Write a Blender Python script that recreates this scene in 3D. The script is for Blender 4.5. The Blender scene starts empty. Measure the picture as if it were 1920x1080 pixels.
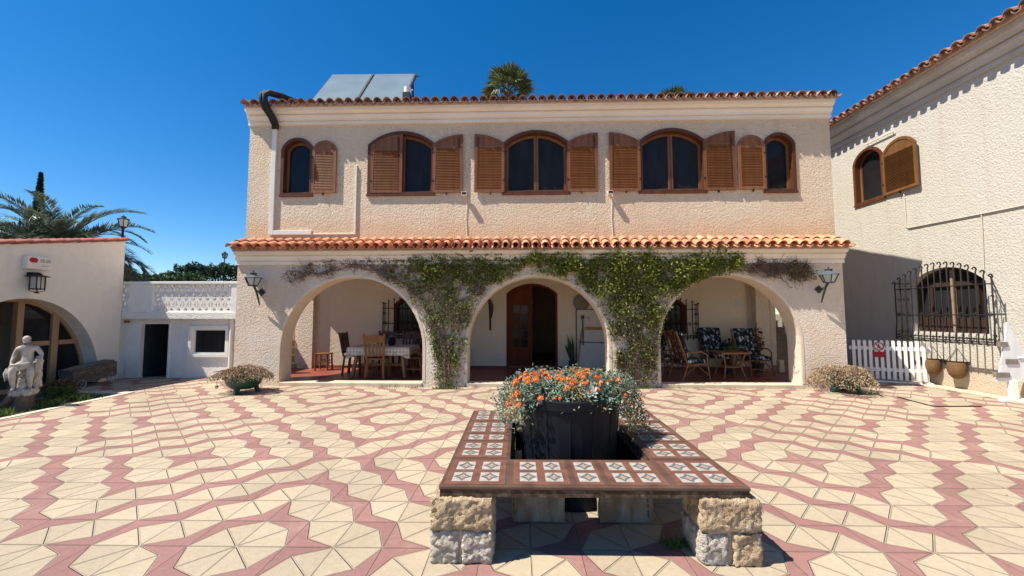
import bpy, bmesh, math, random
from mathutils import Vector, Matrix, Quaternion, noise
from mathutils.geometry import tessellate_polygon
R = math.radians
random.seed(11)
SC = bpy.context.scene
COL = SC.collection

# ------------------------------------------------------------------ camera, sky, sun, exposure
cam_d = bpy.data.cameras.new("camera")
cam_d.sensor_width = 36.0
cam_d.lens = 36.0 * 750 / 1920
cam_d.clip_start = 0.05
cam_d.clip_end = 3000
cam = bpy.data.objects.new("camera", cam_d)
COL.objects.link(cam)
cam.location = (0, 0, 1.5)
cam.rotation_euler = (R(90 + 3.66), 0, R(0.9))
SC.camera = cam

SUN_DIR = Vector((0.62, 0.21, -1.0)).normalized()          # the way the light travels
SUN_EL = math.asin(-SUN_DIR.z)
SUN_AZ = math.atan2(-SUN_DIR.x, -SUN_DIR.y)
w = bpy.data.worlds.new("World")
SC.world = w
w.use_nodes = True
nt = w.node_tree
sky = nt.nodes.new("ShaderNodeTexSky")
sky.sky_type = 'NISHITA'
sky.sun_disc = False
sky.sun_elevation = SUN_EL
sky.sun_rotation = SUN_AZ
sky.altitude = 900
sky.air_density = 1.0
sky.dust_density = 0.25
sky.ozone_density = 4.0
hs = nt.nodes.new("ShaderNodeHueSaturation")
hs.inputs['Saturation'].default_value = 1.36
nt.links.new(sky.outputs[0], hs.inputs['Color'])
nt.links.new(hs.outputs[0], nt.nodes['Background'].inputs[0])
nt.nodes['Background'].inputs[1].default_value = 0.085
sd = bpy.data.lights.new("sun", 'SUN')
sd.energy = 4.6
sd.angle = R(0.5)
sd.color = (1.0, 0.94, 0.84)
sun = bpy.data.objects.new("sun", sd)
COL.objects.link(sun)
sun.rotation_euler = SUN_DIR.to_track_quat('-Z', 'Y').to_euler()
SC.view_settings.view_transform = 'Standard'
SC.view_settings.look = 'None'
SC.view_settings.gamma = 1
SC.view_settings.exposure = 0.9
SC.cycles.max_bounces = 8
SC.cycles.diffuse_bounces = 5

# ------------------------------------------------------------------ materials
def nn(nt, t, **k):
    n = nt.nodes.new(t)
    for a, b in k.items():
        setattr(n, a, b)
    return n

def setin(n, **k):
    for a, b in k.items():
        n.inputs[a.replace('_', ' ')].default_value = b

def math_n(nt, op, a, b=None, c=None):
    n = nt.nodes.new('ShaderNodeMath')
    n.operation = op
    for i, x in enumerate((a, b, c)):
        if x is None:
            continue
        if isinstance(x, (int, float)):
            n.inputs[i].default_value = x
        else:
            nt.links.new(x, n.inputs[i])
    return n.outputs[0]

def mixc(nt, fac, a, b, mode='MIX'):
    n = nt.nodes.new('ShaderNodeMix')
    n.data_type = 'RGBA'
    n.blend_type = mode
    for s, x in ((0, fac), (6, a), (7, b)):
        if isinstance(x, (int, float)):
            n.inputs[s].default_value = x
        elif isinstance(x, tuple):
            n.inputs[s].default_value = (*x, 1) if len(x) == 3 else x
        else:
            nt.links.new(x, n.inputs[s])
    return n.outputs[2]

def ramp(nt, x, lo, hi):
    n = nt.nodes.new('ShaderNodeMapRange')
    n.clamp = True
    n.inputs[1].default_value = lo
    n.inputs[2].default_value = hi
    nt.links.new(x, n.inputs[0])
    return n.outputs[0]

def newmat(name):
    m = bpy.data.materials.new(name)
    m.use_nodes = True
    nt = m.node_tree
    b = nt.nodes['Principled BSDF']
    b.inputs['Specular IOR Level'].default_value = 0.3
    return m, nt, b

def noise_n(nt, scale, detail=4, rough=0.6, vec=None, dist=0):
    n = nn(nt, 'ShaderNodeTexNoise')
    setin(n, Scale=scale, Detail=detail, Roughness=rough, Distortion=dist)
    if vec is not None:
        nt.links.new(vec, n.inputs['Vector'])
    return n.outputs[0]

def objvec(nt, stretch=None):
    c = nn(nt, 'ShaderNodeTexCoord').outputs['Object']
    if stretch:
        m = nn(nt, 'ShaderNodeMapping')
        m.inputs['Scale'].default_value = stretch
        nt.links.new(c, m.inputs[0])
        c = m.outputs[0]
    return c

def bump_n(nt, b, h, dist, strength=1.0):
    n = nn(nt, 'ShaderNodeBump')
    n.inputs['Strength'].default_value = strength
    n.inputs['Distance'].default_value = dist
    nt.links.new(h, n.inputs['Height'])
    nt.links.new(n.outputs[0], b.inputs['Normal'])

def M(name, c1, c2=None, ns=6.0, rough=0.65, spec=0.3, metal=0.0, bump=0.0, bs=30.0, island=0.0, stretch=None, lo=0.35, hi=0.65, sss=None):
    m, nt, b = newmat(name)
    setin(b, Roughness=rough, Metallic=metal)
    b.inputs['Specular IOR Level'].default_value = spec
    vec = objvec(nt, stretch)
    if c2 is None:
        c2 = tuple(x * 0.8 for x in c1)
    f = ramp(nt, noise_n(nt, ns, 5, 0.62, vec), lo, hi)
    col = mixc(nt, f, c1, c2)
    if island:
        g = nn(nt, 'ShaderNodeNewGeometry').outputs['Random Per Island']
        v = nn(nt, 'ShaderNodeHueSaturation')
        nt.links.new(col, v.inputs['Color'])
        nt.links.new(math_n(nt, 'MULTIPLY_ADD', g, 2 * island, 1 - island), v.inputs['Value'])
        h = math_n(nt, 'FRACT', math_n(nt, 'MULTIPLY', g, 17.31))
        nt.links.new(math_n(nt, 'MULTIPLY_ADD', h, 0.05 * island, 0.5 - 0.025 * island), v.inputs['Hue'])
        col = v.outputs[0]
    if island:
        oi = nn(nt, 'ShaderNodeObjectInfo').outputs['Random']
        v2 = nn(nt, 'ShaderNodeHueSaturation')
        nt.links.new(col, v2.inputs['Color'])
        nt.links.new(math_n(nt, 'MULTIPLY_ADD', oi, 0.26, 0.87), v2.inputs['Value'])
        col = v2.outputs[0]
    nt.links.new(col, b.inputs['Base Color'])
    if bump:
        bump_n(nt, b, noise_n(nt, bs, 6, 0.65, vec), bump)
    return m

def leafmat(name, cols, trans=0.35, rough=0.55):
    """cols: list of 3 colours picked per leaf."""
    m, nt, b = newmat(name)
    g = nn(nt, 'ShaderNodeNewGeometry').outputs['Random Per Island']
    cr = nn(nt, 'ShaderNodeValToRGB')
    el = cr.color_ramp.elements
    el[0].color = (*cols[0], 1)
    el[1].color = (*cols[-1], 1)
    for i, c in enumerate(cols[1:-1]):
        e = el.new((i + 1) / (len(cols) - 1))
        e.color = (*c, 1)
    nt.links.new(g, cr.inputs[0])
    nt.links.new(cr.outputs[0], b.inputs['Base Color'])
    setin(b, Roughness=rough)
    if trans:
        t = nn(nt, 'ShaderNodeBsdfTranslucent')
        nt.links.new(cr.outputs[0], t.inputs[0])
        mx = nn(nt, 'ShaderNodeMixShader')
        mx.inputs[0].default_value = trans
        nt.links.new(b.outputs[0], mx.inputs[1])
        nt.links.new(t.outputs[0], mx.inputs[2])
        nt.links.new(mx.outputs[0], nt.nodes['Material Output'].inputs[0])
    return m

def stucco(name, base, stain, zones=(), amount=0.45, lump=0.024, scale=21.0, white=None, smooth=False):
    """rough projected plaster. zones: (z_low, z_high, strength) bands of mineral staining at those heights."""
    m, nt, b = newmat(name)
    setin(b, Roughness=0.9)
    b.inputs['Specular IOR Level'].default_value = 0.15
    pos = nn(nt, 'ShaderNodeNewGeometry').outputs['Position']
    big = noise_n(nt, 0.55, 5, 0.65, pos)
    fine = noise_n(nt, 7.0, 4, 0.6, pos)
    f = math_n(nt, 'MULTIPLY', ramp(nt, big, 0.36, 0.68), amount)
    sx = nn(nt, 'ShaderNodeSeparateXYZ')
    nt.links.new(pos, sx.inputs[0])
    wob = math_n(nt, 'MULTIPLY_ADD', noise_n(nt, 1.6, 5, 0.7, pos), 1.0, -0.5)
    z = math_n(nt, 'MULTIPLY_ADD', wob, 0.55, sx.outputs[2])
    for lo, hi, st in zones:
        up = ramp(nt, z, hi, lo) if lo < hi else ramp(nt, z, hi, lo)
        f = math_n(nt, 'MAXIMUM', f, math_n(nt, 'MULTIPLY', up, st))
    col = mixc(nt, f, base, stain)
    if white:
        zl, zh, wc, st = white
        col = mixc(nt, math_n(nt, 'MULTIPLY', ramp(nt, z, zh, zl), st), col, wc)
    col = mixc(nt, math_n(nt, 'MULTIPLY', ramp(nt, fine, 0.3, 0.75), 0.16), col, tuple(x * 0.72 for x in base))
    mp = nn(nt, 'ShaderNodeMapping')
    mp.inputs['Scale'].default_value = (2.6, 2.6, 0.22)
    nt.links.new(pos, mp.inputs[0])
    stk = ramp(nt, noise_n(nt, 1.7, 6, 0.68, mp.outputs[0]), 0.53, 0.76)
    col = mixc(nt, math_n(nt, 'MULTIPLY', stk, 0.30), col, tuple(x * 0.66 for x in stain))
    pale = ramp(nt, noise_n(nt, 0.9, 6, 0.7, pos, 0.6), 0.56, 0.66)
    col = mixc(nt, math_n(nt, 'MULTIPLY', pale, 0.22), col, tuple(min(0.85, x * 1.12 + 0.02) for x in base))
    nt.links.new(col, b.inputs['Base Color'])
    if smooth:
        bump_n(nt, b, noise_n(nt, 14, 5, 0.6, pos), 0.012)
        return m
    n1 = noise_n(nt, scale * 1.15, 4, 0.62, pos)
    n2 = noise_n(nt, scale * 3.1, 2, 0.5, pos)
    n3 = noise_n(nt, scale * 0.4, 2, 0.5, pos)
    h = math_n(nt, 'ADD', math_n(nt, 'MULTIPLY', n1, 1.5), math_n(nt, 'ADD', math_n(nt, 'MULTIPLY', n2, 0.6), math_n(nt, 'MULTIPLY', n3, 0.25)))
    bump_n(nt, b, h, lump)
    return m

def paving_mat():
    m, nt, b = newmat('patterned_paving')
    T = 0.3165
    pos = nn(nt, 'ShaderNodeNewGeometry').outputs['Position']
    s = nn(nt, 'ShaderNodeSeparateXYZ')
    nt.links.new(pos, s.inputs[0])
    x = math_n(nt, 'MULTIPLY', math_n(nt, 'SUBTRACT', s.outputs[0], -1.819), 1 / T)
    y = math_n(nt, 'MULTIPLY', math_n(nt, 'SUBTRACT', s.outputs[1], 2.655), 1 / T)
    X = math_n(nt, 'PINGPONG', x, 5.0)
    Y = math_n(nt, 'PINGPONG', y, 5.0)
    par = math_n(nt, 'MODULO', math_n(nt, 'ADD', math_n(nt, 'FLOOR', X), math_n(nt, 'FLOOR', Y)), 2.0)
    par = math_n(nt, 'GREATER_THAN', par, 0.5)
    u0 = math_n(nt, 'FRACT', X)
    v0 = math_n(nt, 'FRACT', Y)
    def flip(u):
        return math_n(nt, 'ADD', u, math_n(nt, 'MULTIPLY', par, math_n(nt, 'MULTIPLY_ADD', u, -2.0, 1.0)))
    u, v = flip(u0), flip(v0)
    a = math_n(nt, 'MAXIMUM', u, v)
    bb = math_n(nt, 'MINIMUM', u, v)
    val = math_n(nt, 'MULTIPLY_ADD', bb, 0.449, a)
    pink = math_n(nt, 'GREATER_THAN', val, 1.0)
    # grooves
    e1 = math_n(nt, 'MINIMUM', u, math_n(nt, 'SUBTRACT', 1.0, u))
    e2 = math_n(nt, 'MINIMUM', v, math_n(nt, 'SUBTRACT', 1.0, v))
    ed = math_n(nt, 'MINIMUM', e1, e2)
    g1 = ramp(nt, ed, 0.017, 0.005)
    g2 = ramp(nt, math_n(nt, 'ABSOLUTE', math_n(nt, 'SUBTRACT', val, 1.0)), 0.022, 0.008)
    dg = math_n(nt, 'ABSOLUTE', math_n(nt, 'SUBTRACT', u, v))
    g3 = math_n(nt, 'MULTIPLY', ramp(nt, dg, 0.034, 0.012), math_n(nt, 'LESS_THAN', val, 1.0))
    gr = math_n(nt, 'MAXIMUM', g1, math_n(nt, 'MAXIMUM', math_n(nt, 'MULTIPLY', g2, 0.7), g3))
    # per tile tone
    cx = nn(nt, 'ShaderNodeCombineXYZ')
    nt.links.new(math_n(nt, 'FLOOR', x), cx.inputs[0])
    nt.links.new(math_n(nt, 'FLOOR', y), cx.inputs[1])
    wn = nn(nt, 'ShaderNodeTexWhiteNoise')
    nt.links.new(cx.outputs[0], wn.inputs[0])
    spk = noise_n(nt, 160, 3, 0.7, pos)
    mid = noise_n(nt, 24, 5, 0.7, pos)
    big = noise_n(nt, 0.9, 6, 0.65, pos)
    cream = mixc(nt, ramp(nt, spk, 0.3, 0.75), (0.455, 0.375, 0.265), (0.34, 0.27, 0.183))
    pnk = mixc(nt, ramp(nt, spk, 0.3, 0.75), (0.30, 0.156, 0.136), (0.24, 0.12, 0.104))
    worn = ramp(nt, noise_n(nt, 2.3, 7, 0.7, pos), 0.55, 0.8)
    pnk = mixc(nt, math_n(nt, 'MULTIPLY', worn, 0.4), pnk, (0.43, 0.27, 0.22))
    col = mixc(nt, pink, cream, pnk)
    hv = nn(nt, 'ShaderNodeHueSaturation')
    nt.links.new(col, hv.inputs['Color'])
    tone = math_n(nt, 'ADD', math_n(nt, 'MULTIPLY_ADD', wn.outputs[0], 0.22, 0.89),
                  math_n(nt, 'MULTIPLY_ADD', ramp(nt, big, 0.3, 0.7), -0.17, 0.07))
    tone = math_n(nt, 'ADD', tone, math_n(nt, 'MULTIPLY_ADD', ramp(nt, mid, 0.25, 0.75), 0.24, -0.12))
    nt.links.new(tone, hv.inputs['Value'])
    st = ramp(nt, noise_n(nt, 13, 6, 0.75, pos), 0.66, 0.74)
    col = mixc(nt, math_n(nt, 'MULTIPLY', st, 0.36), hv.outputs[0], (0.27, 0.2, 0.13))
    dirt = ramp(nt, noise_n(nt, 0.55, 8, 0.72, pos, 0.8), 0.52, 0.72)
    col = mixc(nt, math_n(nt, 'MULTIPLY', dirt, 0.24), col, (0.30, 0.225, 0.15))
    bleach = ramp(nt, noise_n(nt, 1.1, 8, 0.75, pos, 0.5), 0.56, 0.70)
    col = mixc(nt, math_n(nt, 'MULTIPLY', bleach, 0.22), col, (0.56, 0.47, 0.36))
    gcol = mixc(nt, noise_n(nt, 5, 3, 0.6, pos), (0.15, 0.105, 0.078), (0.52, 0.43, 0.32))
    col = mixc(nt, math_n(nt, 'MULTIPLY', gr, 0.5), col, gcol)
    nt.links.new(col, b.inputs['Base Color'])
    setin(b, Roughness=0.75)
    h = math_n(nt, 'SUBTRACT', math_n(nt, 'MULTIPLY', spk, 0.12), gr)
    bump_n(nt, b, h, 0.016)
    return m

MT = {}
def mats():
    MT['paving'] = paving_mat()
    MT['stucco_up'] = stucco('peach_stucco', (0.83, 0.68, 0.505), (0.74, 0.47, 0.27), ((3.1, 3.7, 0.9),), 0.4, 0.036, 23)
    MT['stucco_low'] = stucco('cream_stucco', (0.79, 0.70, 0.595), (0.72, 0.50, 0.31), ((-0.3, 0.5, 0.6),), 0.7, 0.029, 24)
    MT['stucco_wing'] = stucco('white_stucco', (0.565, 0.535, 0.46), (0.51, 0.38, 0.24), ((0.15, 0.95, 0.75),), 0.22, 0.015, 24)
    MT['stucco_left'] = stucco('ivory_stucco', (0.78, 0.745, 0.665), (0.70, 0.66, 0.57), (), 0.5, smooth=True)
    MT['white_wall'] = stucco('white_rough_wall', (0.84, 0.81, 0.745), (0.78, 0.73, 0.65), (), 0.4, 0.012, 30)
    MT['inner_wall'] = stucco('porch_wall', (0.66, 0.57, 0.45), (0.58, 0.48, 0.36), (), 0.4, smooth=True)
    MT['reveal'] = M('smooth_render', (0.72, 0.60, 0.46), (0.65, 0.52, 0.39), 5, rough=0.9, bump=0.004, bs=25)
    MT['cornice'] = M('cornice_paint', (0.85, 0.755, 0.63), (0.79, 0.67, 0.54), 1.2, rough=0.85, bump=0.003, bs=30)
    MT['cornice_grey'] = M('weathered_cornice', (0.54, 0.49, 0.42), (0.45, 0.40, 0.33), 1.4, rough=0.85, bump=0.003, bs=30)
    MT['tile'] = M('terracotta', (0.55, 0.265, 0.15), (0.42, 0.165, 0.085), 5, rough=0.8, bump=0.004, bs=40, island=0.28)
    MT['tile_old'] = M('weathered_terracotta', (0.40, 0.205, 0.135), (0.22, 0.12, 0.088), 4, rough=0.85, bump=0.004, bs=40, island=0.32)
    MT['tile_pale'] = M('pale_mortar', (0.55, 0.42, 0.31), (0.42, 0.30, 0.21), 12, rough=0.9, bump=0.004, bs=40)
    MT['coping'] = M('red_coping', (0.33, 0.095, 0.06), (0.27, 0.08, 0.055), 3, rough=0.7, island=0.15)
    MT['wood'] = M('varnished_wood', (0.24, 0.102, 0.042), (0.16, 0.062, 0.025), 9, rough=0.45, bump=0.002, bs=30, island=0.14, stretch=(1, 1, 0.12))
    MT['wood_dark'] = M('dark_wood', (0.12, 0.04, 0.015), (0.075, 0.024, 0.01), 9, rough=0.45, stretch=(1, 1, 0.12))
    MT['wood_red'] = M('red_mahogany', (0.12, 0.03, 0.010), (0.075, 0.018, 0.006), 7, rough=0.6, spec=0.12, stretch=(1, 1, 0.1))
    MT['wood_light'] = M('honey_wood', (0.26, 0.13, 0.055), (0.19, 0.088, 0.034), 9, rough=0.5, island=0.12, stretch=(1, 1, 0.1))
    MT['wood_gold'] = M('golden_wood', (0.205, 0.092, 0.028), (0.14, 0.06, 0.017), 9, rough=0.5, island=0.12, stretch=(1, 1, 0.12))
    MT['glass'] = M('dark_glass', (0.010, 0.011, 0.012), (0.018, 0.018, 0.02), 1.2, rough=0.06, spec=0.2)
    MT['glass_hazy'] = M('curtained_glass', (0.026, 0.026, 0.026), (0.016, 0.016, 0.017), 1.0, rough=0.2, spec=0.12, stretch=(6, 6, 1))
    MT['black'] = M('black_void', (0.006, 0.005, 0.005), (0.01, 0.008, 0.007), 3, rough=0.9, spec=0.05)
    MT['iron'] = M('wrought_iron', (0.010, 0.009, 0.009), (0.022, 0.017, 0.015), 20, rough=0.6)
    MT['lamp_iron'] = M('blue_black_iron', (0.025, 0.033, 0.038), (0.045, 0.055, 0.06), 20, rough=0.5)
    MT['lamp_roof'] = M('slate_lamp_roof', (0.10, 0.125, 0.15), (0.07, 0.09, 0.11), 8, rough=0.4)
    MT['lamp_glass'] = M('frosted_glass', (0.46, 0.48, 0.46), (0.40, 0.42, 0.40), 6, rough=0.25, spec=0.5)
    MT['white'] = M('white_paint', (0.83, 0.81, 0.76), (0.75, 0.72, 0.66), 4, rough=0.55, bump=0.001, bs=60)
    MT['white_plastic'] = M('white_plastic', (0.76, 0.73, 0.67), (0.69, 0.65, 0.58), 3, rough=0.5)
    MT['white_worn'] = M('worn_white_wood', (0.70, 0.71, 0.72), (0.55, 0.56, 0.57), 7, rough=0.7, bump=0.002, bs=30, stretch=(1, 1, 0.2))
    MT['duct'] = M('black_lagging', (0.012, 0.012, 0.013), (0.03, 0.03, 0.032), 20, rough=0.7, bump=0.006, bs=60)
    MT['floor_red'] = M('red_quarry_tile', (0.25, 0.062, 0.04), (0.20, 0.052, 0.035), 3, rough=0.45, bump=0.001)
    MT['step'] = M('pale_step_stone', (0.60, 0.50, 0.36), (0.50, 0.40, 0.28), 5, rough=0.8, bump=0.003, bs=40)
    MT['stair_y'] = M('yellow_stair_stone', (0.50, 0.34, 0.14), (0.42, 0.27, 0.11), 6, rough=0.8)
    MT['stair_b'] = M('brown_stair_stone', (0.32, 0.22, 0.14), (0.25, 0.16, 0.10), 6, rough=0.8)
    MT['solar'] = M('solar_glass', (0.19, 0.245, 0.26), (0.155, 0.20, 0.215), 1.5, rough=0.22, spec=0.5)
    MT['alu'] = M('aluminium', (0.35, 0.36, 0.37), (0.28, 0.29, 0.30), 6, rough=0.4, metal=0.6)
    MT['dark_metal'] = M('dark_frame', (0.03, 0.04, 0.04), (0.05, 0.06, 0.06), 6, rough=0.5)
    MT['stone'] = M('rough_limestone', (0.74, 0.57, 0.37), (0.50, 0.35, 0.20), 13, rough=0.95, bump=0.05, bs=42)
    MT['stone_pale'] = M('pale_limestone', (0.78, 0.70, 0.585), (0.52, 0.44, 0.345), 14, rough=0.95, bump=0.05, bs=42)
    MT['mortar'] = M('mortar', (0.48, 0.40, 0.30), (0.40, 0.32, 0.23), 20, rough=0.95, bump=0.004, bs=60)
    MT['concrete'] = M('stained_concrete', (0.40, 0.35, 0.28), (0.22, 0.15, 0.095), 7, rough=0.95, bump=0.006, bs=30, stretch=(1.5, 1.5, 0.4))
    MT['b_brown'] = M('brown_glazed_tile', (0.115, 0.068, 0.05), (0.075, 0.044, 0.033), 9, rough=0.4, bump=0.001)
    MT['b_red'] = M('terracotta_tile', (0.185, 0.083, 0.058), (0.115, 0.052, 0.038), 9, rough=0.45, bump=0.001)
    MT['b_white'] = M('white_glazed_tile', (0.44, 0.405, 0.35), (0.31, 0.275, 0.225), 22, rough=0.35)
    MT['b_blue'] = M('grey_blue_glaze', (0.09, 0.11, 0.125), (0.14, 0.15, 0.15), 30, rough=0.35)
    MT['b_ochre'] = M('ochre_glaze', (0.45, 0.25, 0.12), (0.38, 0.2, 0.1), 30, rough=0.35)
    MT['rust'] = M('rusty_edge', (0.05, 0.028, 0.018), (0.18, 0.13, 0.09), 18, rough=0.8, lo=0.45, hi=0.75, bump=0.003, bs=60)
    MT['pot'] = M('black_plastic_pot', (0.005, 0.0065, 0.009), (0.008, 0.011, 0.016), 5, rough=0.5, spec=0.22, bump=0.001)
    MT['green_bowl'] = M('green_plastic_bowl', (0.012, 0.075, 0.05), (0.010, 0.055, 0.038), 5, rough=0.45, spec=0.4)
    MT['soil'] = M('dark_soil', (0.06, 0.04, 0.026), (0.10, 0.07, 0.045), 14, rough=1, bump=0.02, bs=30)
    MT['dirt'] = M('dry_earth', (0.22, 0.16, 0.10), (0.15, 0.11, 0.07), 2, rough=1, bump=0.02, bs=12)
    MT['path'] = M('grey_path_tile', (0.36, 0.31, 0.25), (0.28, 0.24, 0.19), 3, rough=0.85, bump=0.003)
    MT['kerb'] = M('pale_kerb', (0.68, 0.58, 0.43), (0.58, 0.48, 0.35), 4, rough=0.85, bump=0.003)
    MT['marble'] = M('weathered_cast_stone', (0.56, 0.51, 0.43), (0.26, 0.225, 0.18), 9, rough=0.85, bump=0.006, bs=40, lo=0.42, hi=0.72)
    MT['bark'] = M('grey_bark', (0.22, 0.17, 0.12), (0.12, 0.09, 0.065), 14, rough=1, bump=0.02, bs=30)
    MT['palm_bark'] = M('palm_bark', (0.17, 0.115, 0.075), (0.10, 0.07, 0.045), 8, rough=1, bump=0.03, bs=18)
    MT['wicker'] = M('dark_wicker', (0.19, 0.155, 0.125), (0.10, 0.082, 0.066), 16, rough=0.9, bump=0.008, bs=50, island=0.3)
    MT['coco'] = M('coconut_liner', (0.21, 0.12, 0.05), (0.13, 0.07, 0.03), 30, rough=1, bump=0.01, bs=80)
    MT['wood_grey'] = M('brown_grey_plank', (0.24, 0.20, 0.175), (0.17, 0.14, 0.12), 9, rough=0.85)  # brown-grey tone for three of the ornament's crossbars
    MT['wood_beige'] = M('beige_joinery', (0.38, 0.25, 0.15), (0.31, 0.195, 0.115), 8, rough=0.5, stretch=(1, 1, 0.15))
    MT['wood_umber'] = M('aged_umber_wood', (0.055, 0.03, 0.02), (0.032, 0.018, 0.013), 8, rough=0.6, stretch=(1, 1, 0.15))
    MT['red'] = M('red_paint', (0.42, 0.012, 0.022), (0.36, 0.01, 0.02), 5, rough=0.5)
    MT['grey'] = M('grey_print', (0.42, 0.41, 0.39), (0.36, 0.35, 0.33), 5, rough=0.6)
    MT['charcoal'] = M('charcoal_print', (0.05, 0.05, 0.05), (0.07, 0.07, 0.07), 5, rough=0.6)
    MT['rattan'] = M('rattan_cane', (0.27, 0.115, 0.04), (0.19, 0.075, 0.026), 12, rough=0.45)
    MT['board'] = M('white_board', (0.58, 0.56, 0.53), (0.52, 0.50, 0.47), 2, rough=0.6)
    MT['yellow'] = M('ochre_stick', (0.42, 0.22, 0.035), (0.34, 0.16, 0.025), 6, rough=0.5)
    MT['plate'] = M('pewter_plate', (0.22, 0.19, 0.16), (0.17, 0.15, 0.13), 6, rough=0.45)
    # two small fabrics
    m, nt, b = newmat('checked_cloth')
    setin(b, Roughness=0.9)
    s = nn(nt, 'ShaderNodeSeparateXYZ')
    nt.links.new(objvec(nt), s.inputs[0])
    f = None
    for i in range(3):
        g = math_n(nt, 'GREATER_THAN', math_n(nt, 'FRACT', math_n(nt, 'MULTIPLY', s.outputs[i], 1 / 0.075)), 0.5)
        f = g if f is None else math_n(nt, 'ADD', f, g)
    nt.links.new(mixc(nt, math_n(nt, 'MULTIPLY', f, 0.36), (0.62, 0.56, 0.47), (0.25, 0.20, 0.15)), b.inputs['Base Color'])
    MT['cloth'] = m
    m, nt, b = newmat('leafy_fabric')
    setin(b, Roughness=0.9)
    vo = nn(nt, 'ShaderNodeTexVoronoi')
    vo.feature = 'F1'
    setin(vo, Scale=16.0)
    mp = nn(nt, 'ShaderNodeMapping')
    mp.inputs['Scale'].default_value = (1, 1, 0.55)
    mp.inputs['Rotation'].default_value = (0.5, 0.4, 0.6)
    nt.links.new(objvec(nt), mp.inputs[0])
    nt.links.new(mp.outputs[0], vo.inputs['Vector'])
    f1 = ramp(nt, vo.outputs[0], 0.44, 0.36)
    c = mixc(nt, ramp(nt, noise_n(nt, 9, 3, 0.6, objvec(nt)), 0.45, 0.52), (0.46, 0.50, 0.50), (0.05, 0.10, 0.095))
    nt.links.new(mixc(nt, f1, (0.008, 0.012, 0.016), c), b.inputs['Base Color'])
    MT['leafy'] = m
    # foliage
    MT['vine_green'] = leafmat('vine_leaves', [(0.085, 0.11, 0.015), (0.16, 0.205, 0.023), (0.22, 0.27, 0.032), (0.30, 0.34, 0.055), (0.13, 0.15, 0.025)])
    MT['vine_dull'] = leafmat('sparse_vine_leaves', [(0.08, 0.075, 0.025), (0.12, 0.125, 0.04), (0.18, 0.185, 0.055), (0.14, 0.10, 0.05), (0.22, 0.20, 0.09)])
    MT['vine_dry'] = leafmat('dry_vine_leaves', [(0.10, 0.055, 0.035), (0.15, 0.09, 0.06), (0.08, 0.045, 0.03)], 0.15)
    MT['vine_stem'] = M('vine_stem', (0.13, 0.078, 0.056), (0.20, 0.13, 0.095), 12, rough=0.95)
    MT['grey_green'] = leafmat('grey_green_leaves', [(0.09, 0.15, 0.10), (0.16, 0.24, 0.175), (0.25, 0.33, 0.26), (0.12, 0.17, 0.09), (0.40, 0.45, 0.37)], 0.2)
    MT['olive_dry'] = leafmat('yellowed_leaves', [(0.26, 0.21, 0.09), (0.40, 0.33, 0.16), (0.17, 0.17, 0.06), (0.48, 0.38, 0.22)], 0.2)
    MT['tan_dry'] = leafmat('dry_tan_leaves', [(0.30, 0.185, 0.10), (0.44, 0.31, 0.19), (0.21, 0.125, 0.065), (0.53, 0.40, 0.27), (0.33, 0.24, 0.12)], 0.15)
    MT['petal'] = leafmat('orange_petals', [(0.72, 0.075, 0.012), (0.80, 0.15, 0.015), (0.62, 0.045, 0.018)], 0.25)
    MT['petal_red'] = leafmat('red_petals', [(0.5, 0.02, 0.035), (0.6, 0.05, 0.06)], 0.25)
    MT['pistil'] = M('yellow_pistil', (0.75, 0.35, 0.03), (0.6, 0.25, 0.02), 40, rough=0.8)
    MT['rosette'] = leafmat('pale_succulent', [(0.25, 0.30, 0.26), (0.36, 0.41, 0.36)], 0.1)
    MT['grass'] = leafmat('grass_blades', [(0.05, 0.085, 0.02), (0.10, 0.16, 0.03), (0.17, 0.22, 0.07)])
    MT['shrub_brown'] = leafmat('brown_shrub_leaves', [(0.11, 0.05, 0.025), (0.18, 0.09, 0.04), (0.07, 0.06, 0.02)], 0.15)
    MT['palm_leaf'] = leafmat('date_palm_leaves', [(0.07, 0.10, 0.06), (0.13, 0.17, 0.11), (0.24, 0.275, 0.20)], 0.2, 0.4)
    MT['fan_leaf'] = leafmat('fan_palm_leaves', [(0.035, 0.06, 0.025), (0.08, 0.11, 0.04), (0.19, 0.20, 0.10)], 0.2, 0.4)
    MT['fan_dead'] = leafmat('dead_palm_leaves', [(0.13, 0.085, 0.05), (0.24, 0.17, 0.10), (0.34, 0.26, 0.17)], 0.15)
    MT['conifer'] = leafmat('cypress_sprays', [(0.018, 0.042, 0.020), (0.032, 0.065, 0.03), (0.05, 0.09, 0.04)], 0.15)
    MT['hedge'] = leafmat('hedge_sprays', [(0.02, 0.055, 0.018), (0.045, 0.095, 0.03), (0.075, 0.135, 0.045)], 0.2)
    MT['dark_leaf'] = leafmat('dark_house_plant', [(0.012, 0.03, 0.012), (0.03, 0.06, 0.025)], 0.1)
mats()

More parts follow.
